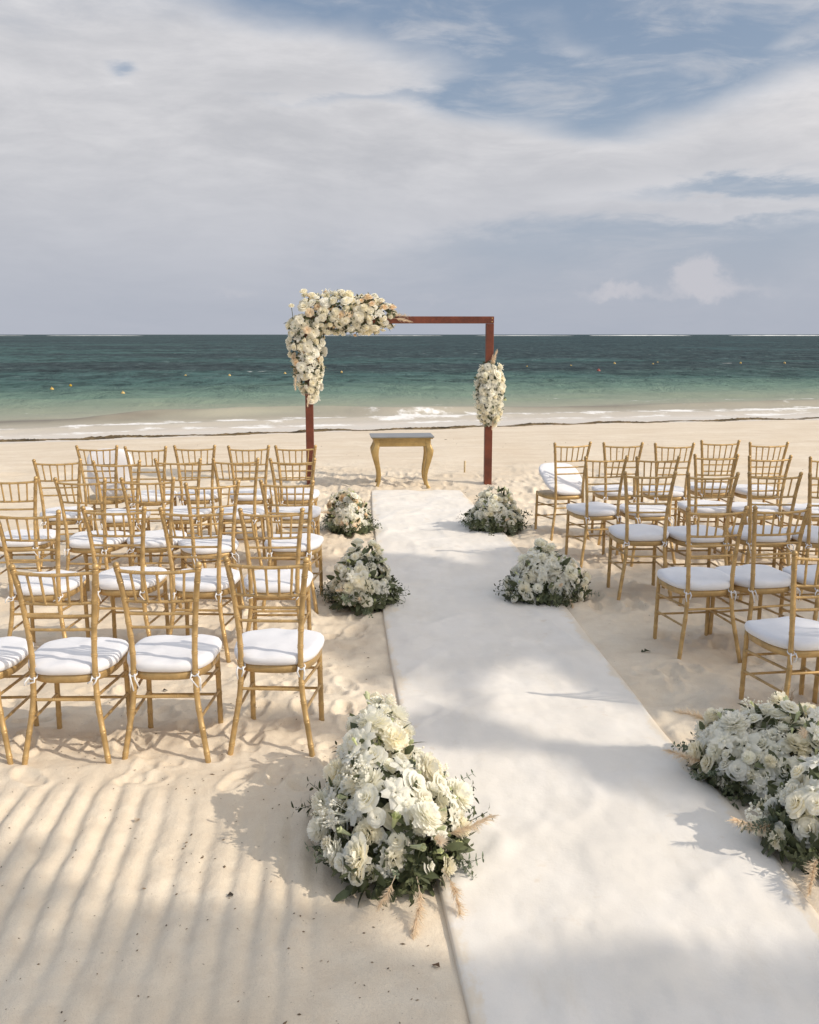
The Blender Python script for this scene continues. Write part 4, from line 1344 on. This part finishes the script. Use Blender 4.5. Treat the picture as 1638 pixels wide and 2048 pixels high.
# dried coral-like sprig by the right chair
p = on_sand(1568, 1424)
mb = MB(); rs = random.Random(3)
def branch(p0, dr, L_, r, dep):
    e = p0 + dr * L_
    mb.tube([p0, (p0 + e) / 2 + Vector((rs.uniform(-.004, .004), 0, 0)), e], [r, r * .85, r * .6], 5)
    if dep > 0:
        for k in range(3):
            d2 = (dr + Vector((rs.uniform(-.8, .8), rs.uniform(-.5, .5), rs.uniform(0, .3)))).normalized()
            branch(p0.lerp(e, 0.45 + 0.27 * k), d2, L_ * 0.6, r * 0.7, dep - 1)
for k in range(3): branch(Vector((0.01 * k - 0.01, 0, 0)), Vector((-0.3 + 0.3 * k, 0, 1)).normalized(), 0.07, 0.0035, 2)
tag(obj('dried_sprig', mb.mesh('dried_sprig', M_dry), None, p), 'pale branching dried sprig standing behind the near right flowers', 'plant')

# scattered flecks of beach debris
mb = MB(); rs = random.Random(11)
for k in range(620):
    if rs.random() < 0.72:
        x_, y_ = rs.uniform(-1.7, 0.1), rs.uniform(2.1, 4.4) if rs.random() < .75 else rs.uniform(4.4, 6)
    else:
        x_, y_ = rs.uniform(-5, 6), rs.uniform(5, 19)
    if interp(RL, y_) - 0.03 < x_ < interp(RR, y_) + 0.03: continue
    a = rs.uniform(0, PI); L_ = rs.uniform(0.0022, 0.007) * (1 if y_ < 6 else 2.5) * (2.0 if rs.random() < .06 else 1); w_ = L_ * rs.uniform(0.25, 0.6)
    z_ = gz(x_, y_) + 0.0015
    c_, s_ = math.cos(a), math.sin(a)
    V = [(x_ + c_ * L_, y_ + s_ * L_, z_), (x_ - s_ * w_, y_ + c_ * w_, z_), (x_ - c_ * L_, y_ - s_ * L_, z_), (x_ + s_ * w_, y_ - c_ * w_, z_), (x_, y_, z_ + w_ * 0.9)]
    mb.add(V, [(0, 1, 4), (1, 2, 4), (2, 3, 4), (3, 0, 4)])
tag(obj('beach_debris', mb.mesh('beach_debris', M_debris), None), 'tiny brown flecks and twigs scattered over the sand', 'debris', kind='stuff')

# ------------------------------------------------------------------ seaweed wrack line
mb = MB(); rs = random.Random(17)
WR = [(-200, 872), (0, 869), (160, 867), (330, 861), (560, 856), (680, 852), (900, 848), (1010, 845), (1190, 837), (1380, 835), (1500, 830), (1638, 827), (1900, 818)]
def wrack(px):
    py = np.interp(px, [a for a, b_ in WR], [b_ for a, b_ in WR])
    return unproj(px, float(py) + 1.5 * math.sin(px * 0.045) + 1.2 * math.sin(px * 0.017), -0.13)
for k in range(5200):
    px = rs.uniform(-400, 2000)
    dn_ = 0.3 + 0.7 * (0.5 + 0.5 * math.sin(px * 0.031 + 1.3 * math.sin(px * 0.011)))
    if rs.random() > dn_: continue
    p = wrack(px); p.y += rs.gauss(0, 0.085); p.x += rs.gauss(0, 0.1)
    p.z = gz(p.x, p.y)
    a = rs.uniform(-0.6, 0.6) + (PI if rs.random() < .5 else 0); L_ = rs.uniform(0.06, 0.26); h_ = rs.uniform(0.01, 0.045) * dn_; w_ = rs.uniform(0.012, 0.035)
    c_, s_ = math.cos(a), math.sin(a)
    V = [p + Vector((c_ * L_, s_ * L_, 0)), p + Vector((-s_ * w_, c_ * w_, 0)), p - Vector((c_ * L_, s_ * L_, 0)), p + Vector((s_ * w_, -c_ * w_, 0)), p + Vector((rs.uniform(-.03, .03), 0, h_))]
    mb.add(V, [(0, 1, 4), (1, 2, 4), (2, 3, 4), (3, 0, 4)])
tag(obj('seaweed_line', mb.mesh('seaweed_line', M_kelp, False), None), 'thin brown line of washed up seaweed along the top of the wash', 'seaweed', kind='stuff')

# ------------------------------------------------------------------ buoys
def buoy_mesh(mat):
    V = []; Fc = []; n = 14
    for j in range(9):
        th = PI * j / 8
        for i in range(n):
            V.append((math.sin(th) * math.cos(2 * PI * i / n), math.sin(th) * math.sin(2 * PI * i / n), math.cos(th) * 0.92))
    for j in range(8):
        for i in range(n):
            i2 = (i + 1) % n; Fc.append((j * n + i, (j + 1) * n + i, (j + 1) * n + i2, j * n + i2))
    mb = MB().add(V, Fc)
    mb.tube([(0, 0, 0.86), (0, 0, 1.1), (0, 0, 1.2)], [0.22, 0.2, 0.1], 8)
    ring = [(0.13 * math.cos(a * PI / 5), 0, 1.26 + 0.13 * math.sin(a * PI / 5)) for a in range(11)]
    mb.tube(ring, 0.045, 5)
    return mb.mesh('buoy', mat)


BM, BR_ = buoy_mesh(M_buoy), buoy_mesh(M_buoyr)
BU = [(104, 778, 0.085, 'largest yellow buoy, at far left on the pale water'), (141, 770, 0.065, 'small yellow buoy just right of the largest one at far left'),
      (246, 786, 0.080, 'yellow buoy nearest the beach, on pale water at left'), (371, 751, 0.085, 'brownish yellow buoy left of the flowered corner'),
      (459, 750, 0.08, 'yellow buoy midway between the far-left ones and the arch'), (570, 746, 0.08, 'yellow buoy just left of the arch corner garland'),
      (683, 743, 0.075, 'yellow buoy seen inside the arch beside the garland'), (1054, 732, 0.07, 'small pale buoy just right of the arch'),
      (1142, 731, 0.09, 'orange-yellow buoy, second to the right of the arch'), (1229, 726, 0.10, 'orange-yellow buoy, third to the right of the arch'),
      (1306, 727, 0.08, 'left buoy of the close pair on the right side sea'), (1315, 724, 0.09, 'right buoy of the close pair on the right side sea'),
      (1481, 725, 0.09, 'yellow buoy at right, second from the picture edge'), (1569, 725, 0.10, 'yellow buoy farthest to the right on the dark sea')]
for (px, py, r, lab) in BU:
    p = unproj(px, py + 2, SEA)
    o = obj('buoy', BM, None, (p.x, p.y, SEA + r * 0.25), (random.uniform(-.2, .2), random.uniform(-.25, .25), random.uniform(0, 3)), r * 0.98)
    tag(o, lab, 'buoy', 'yellow buoys floating off the beach')
p = unproj(1197, 743, SEA)
tag(obj('buoy', BR_, None, (p.x, p.y, SEA + 0.03), (0.1, 0.1, 0), 0.12), 'dark red buoy floating in front of the yellow ones, right of the arch', 'buoy')

# ------------------------------------------------------------------ coconut palms outside the frame (their shade falls on the beach)
def frond(seed, L_=2.5, droop=1.0):
    rs = random.Random(seed); mb = MB()
    def ax(t_): return Vector((L_ * (t_ - 0.12 * t_ * t_), 0.0, L_ * (0.42 * t_ - droop * 0.62 * t_ * t_)))
    mb.tube([ax(k / 8) for k in range(9)], [0.03 * (1 - k / 9.5) for k in range(9)], 5)
    for k in range(44):
        t_ = 0.12 + 0.87 * k / 43
        p = ax(t_); ll = 0.62 * math.sin(PI * (0.12 + 0.80 * t_)) ** 0.7
        for s_ in (-1, 1):
            dr = Vector((0.55, s_ * 0.85, -0.32 + rs.uniform(-.12, .12))).normalized()
            e = p + dr * ll + Vector((0, 0, -0.10 * ll)); m_ = p + dr * ll * 0.5
            sd = Vector((0.85, -s_ * 0.5, 0.1)).normalized() * 0.028
            b0 = len(mb.V)
            mb.V += [tuple(p - sd * .6), tuple(p + sd * .6), tuple(m_ + sd), tuple(e), tuple(m_ - sd)]
            mb.F += [(b0, b0 + 1, b0 + 2, b0 + 4), (b0 + 4, b0 + 2, b0 + 3)]
    return mb.mesh('frond', M_frond, False)


FR = [frond(1, 2.5, 0.9), frond(2, 2.3, 1.4), frond(3, 2.2, 0.5)]


def palm(label, shade_xy, hgt, n=26, scale=1.0, seed=0, lean=0.6, along=False):
    k = hgt / math.tan(SUN_EL)
    cx, cy = shade_xy[0] + SX * k, shade_xy[1] + SY * k
    rs = random.Random(seed)
    bx, by = cx + rs.uniform(-lean, lean), cy + rs.uniform(-lean, lean)
    root = thing('palm_tree', label, 'palm tree', (bx, by, gz(bx, by)), 0, 'coconut palms beside the chairs')
    mb = MB()
    pts = []; rad = []
    for i in range(25):
        f = i / 24
        pts.append((f * f * (cx - bx), f * f * (cy - by), -0.1 + f * (hgt + 0.1)))
        rad.append(0.16 * (1 - 0.45 * f) * (1.06 if i % 2 else 1.0) * (1 + 0.5 * max(0, 0.12 - f) / 0.12))
    mb.tube(pts, rad, 10)
    obj('trunk', mb.mesh('trunk', M_trunk), root)
    cr = Vector((cx - bx, cy - by, hgt))
    for i in range(n):
        o = obj('frond', FR[i % 3], root, cr + Vector((0, 0, rs.uniform(-.1, .1))), (0, rs.uniform(-0.55, 0.55) - (0.5 if i % 3 == 2 else 0), (i * 2.39996 if not along else (i % 2) * PI - SUN_A + (i - n / 2) * 0.13) + rs.uniform(-.2, .2) * (0.3 if along else 1)), scale * rs.uniform(.85, 1.1))
    return root


palm('tall coconut palm right of the chairs, farthest from the camera', (2.7, 6.2), 7.2, 40, 0.84, 3)
palm('tall coconut palm right of the chairs behind the farthest one', (1.05, 7.15), 7.8, 38, 0.74, 5)
palm('coconut palm right of the chairs with a dense crown', (4.3, 5.3), 7.4, 40, 0.84, 8)
palm('coconut palm to the right of the camera, leaning over the runner end', (-1.35, 1.80), 7.0, 64, 0.68, 11)
palm('coconut palm behind the camera on the right', (0.20, 1.62), 7.4, 60, 0.64, 14)
palm('coconut palm behind the camera, standing farther right', (1.8, 1.25), 7.8, 50, 0.68, 17)
palm('young coconut palm with a thin crown right of the camera', (0.62, 4.35), 6.6, 6, 0.42, 19, 0.3, True)
palm('slender coconut palm with a loose crown right of the chairs', (0.85, 6.05), 7.0, 24, 0.58, 23)
palm('short coconut palm with a full crown behind the camera', (-0.75, 1.35), 6.6, 60, 0.70, 27)
palm('coconut palm farthest behind the camera on the right', (1.1, 1.2), 7.0, 60, 0.68, 31)
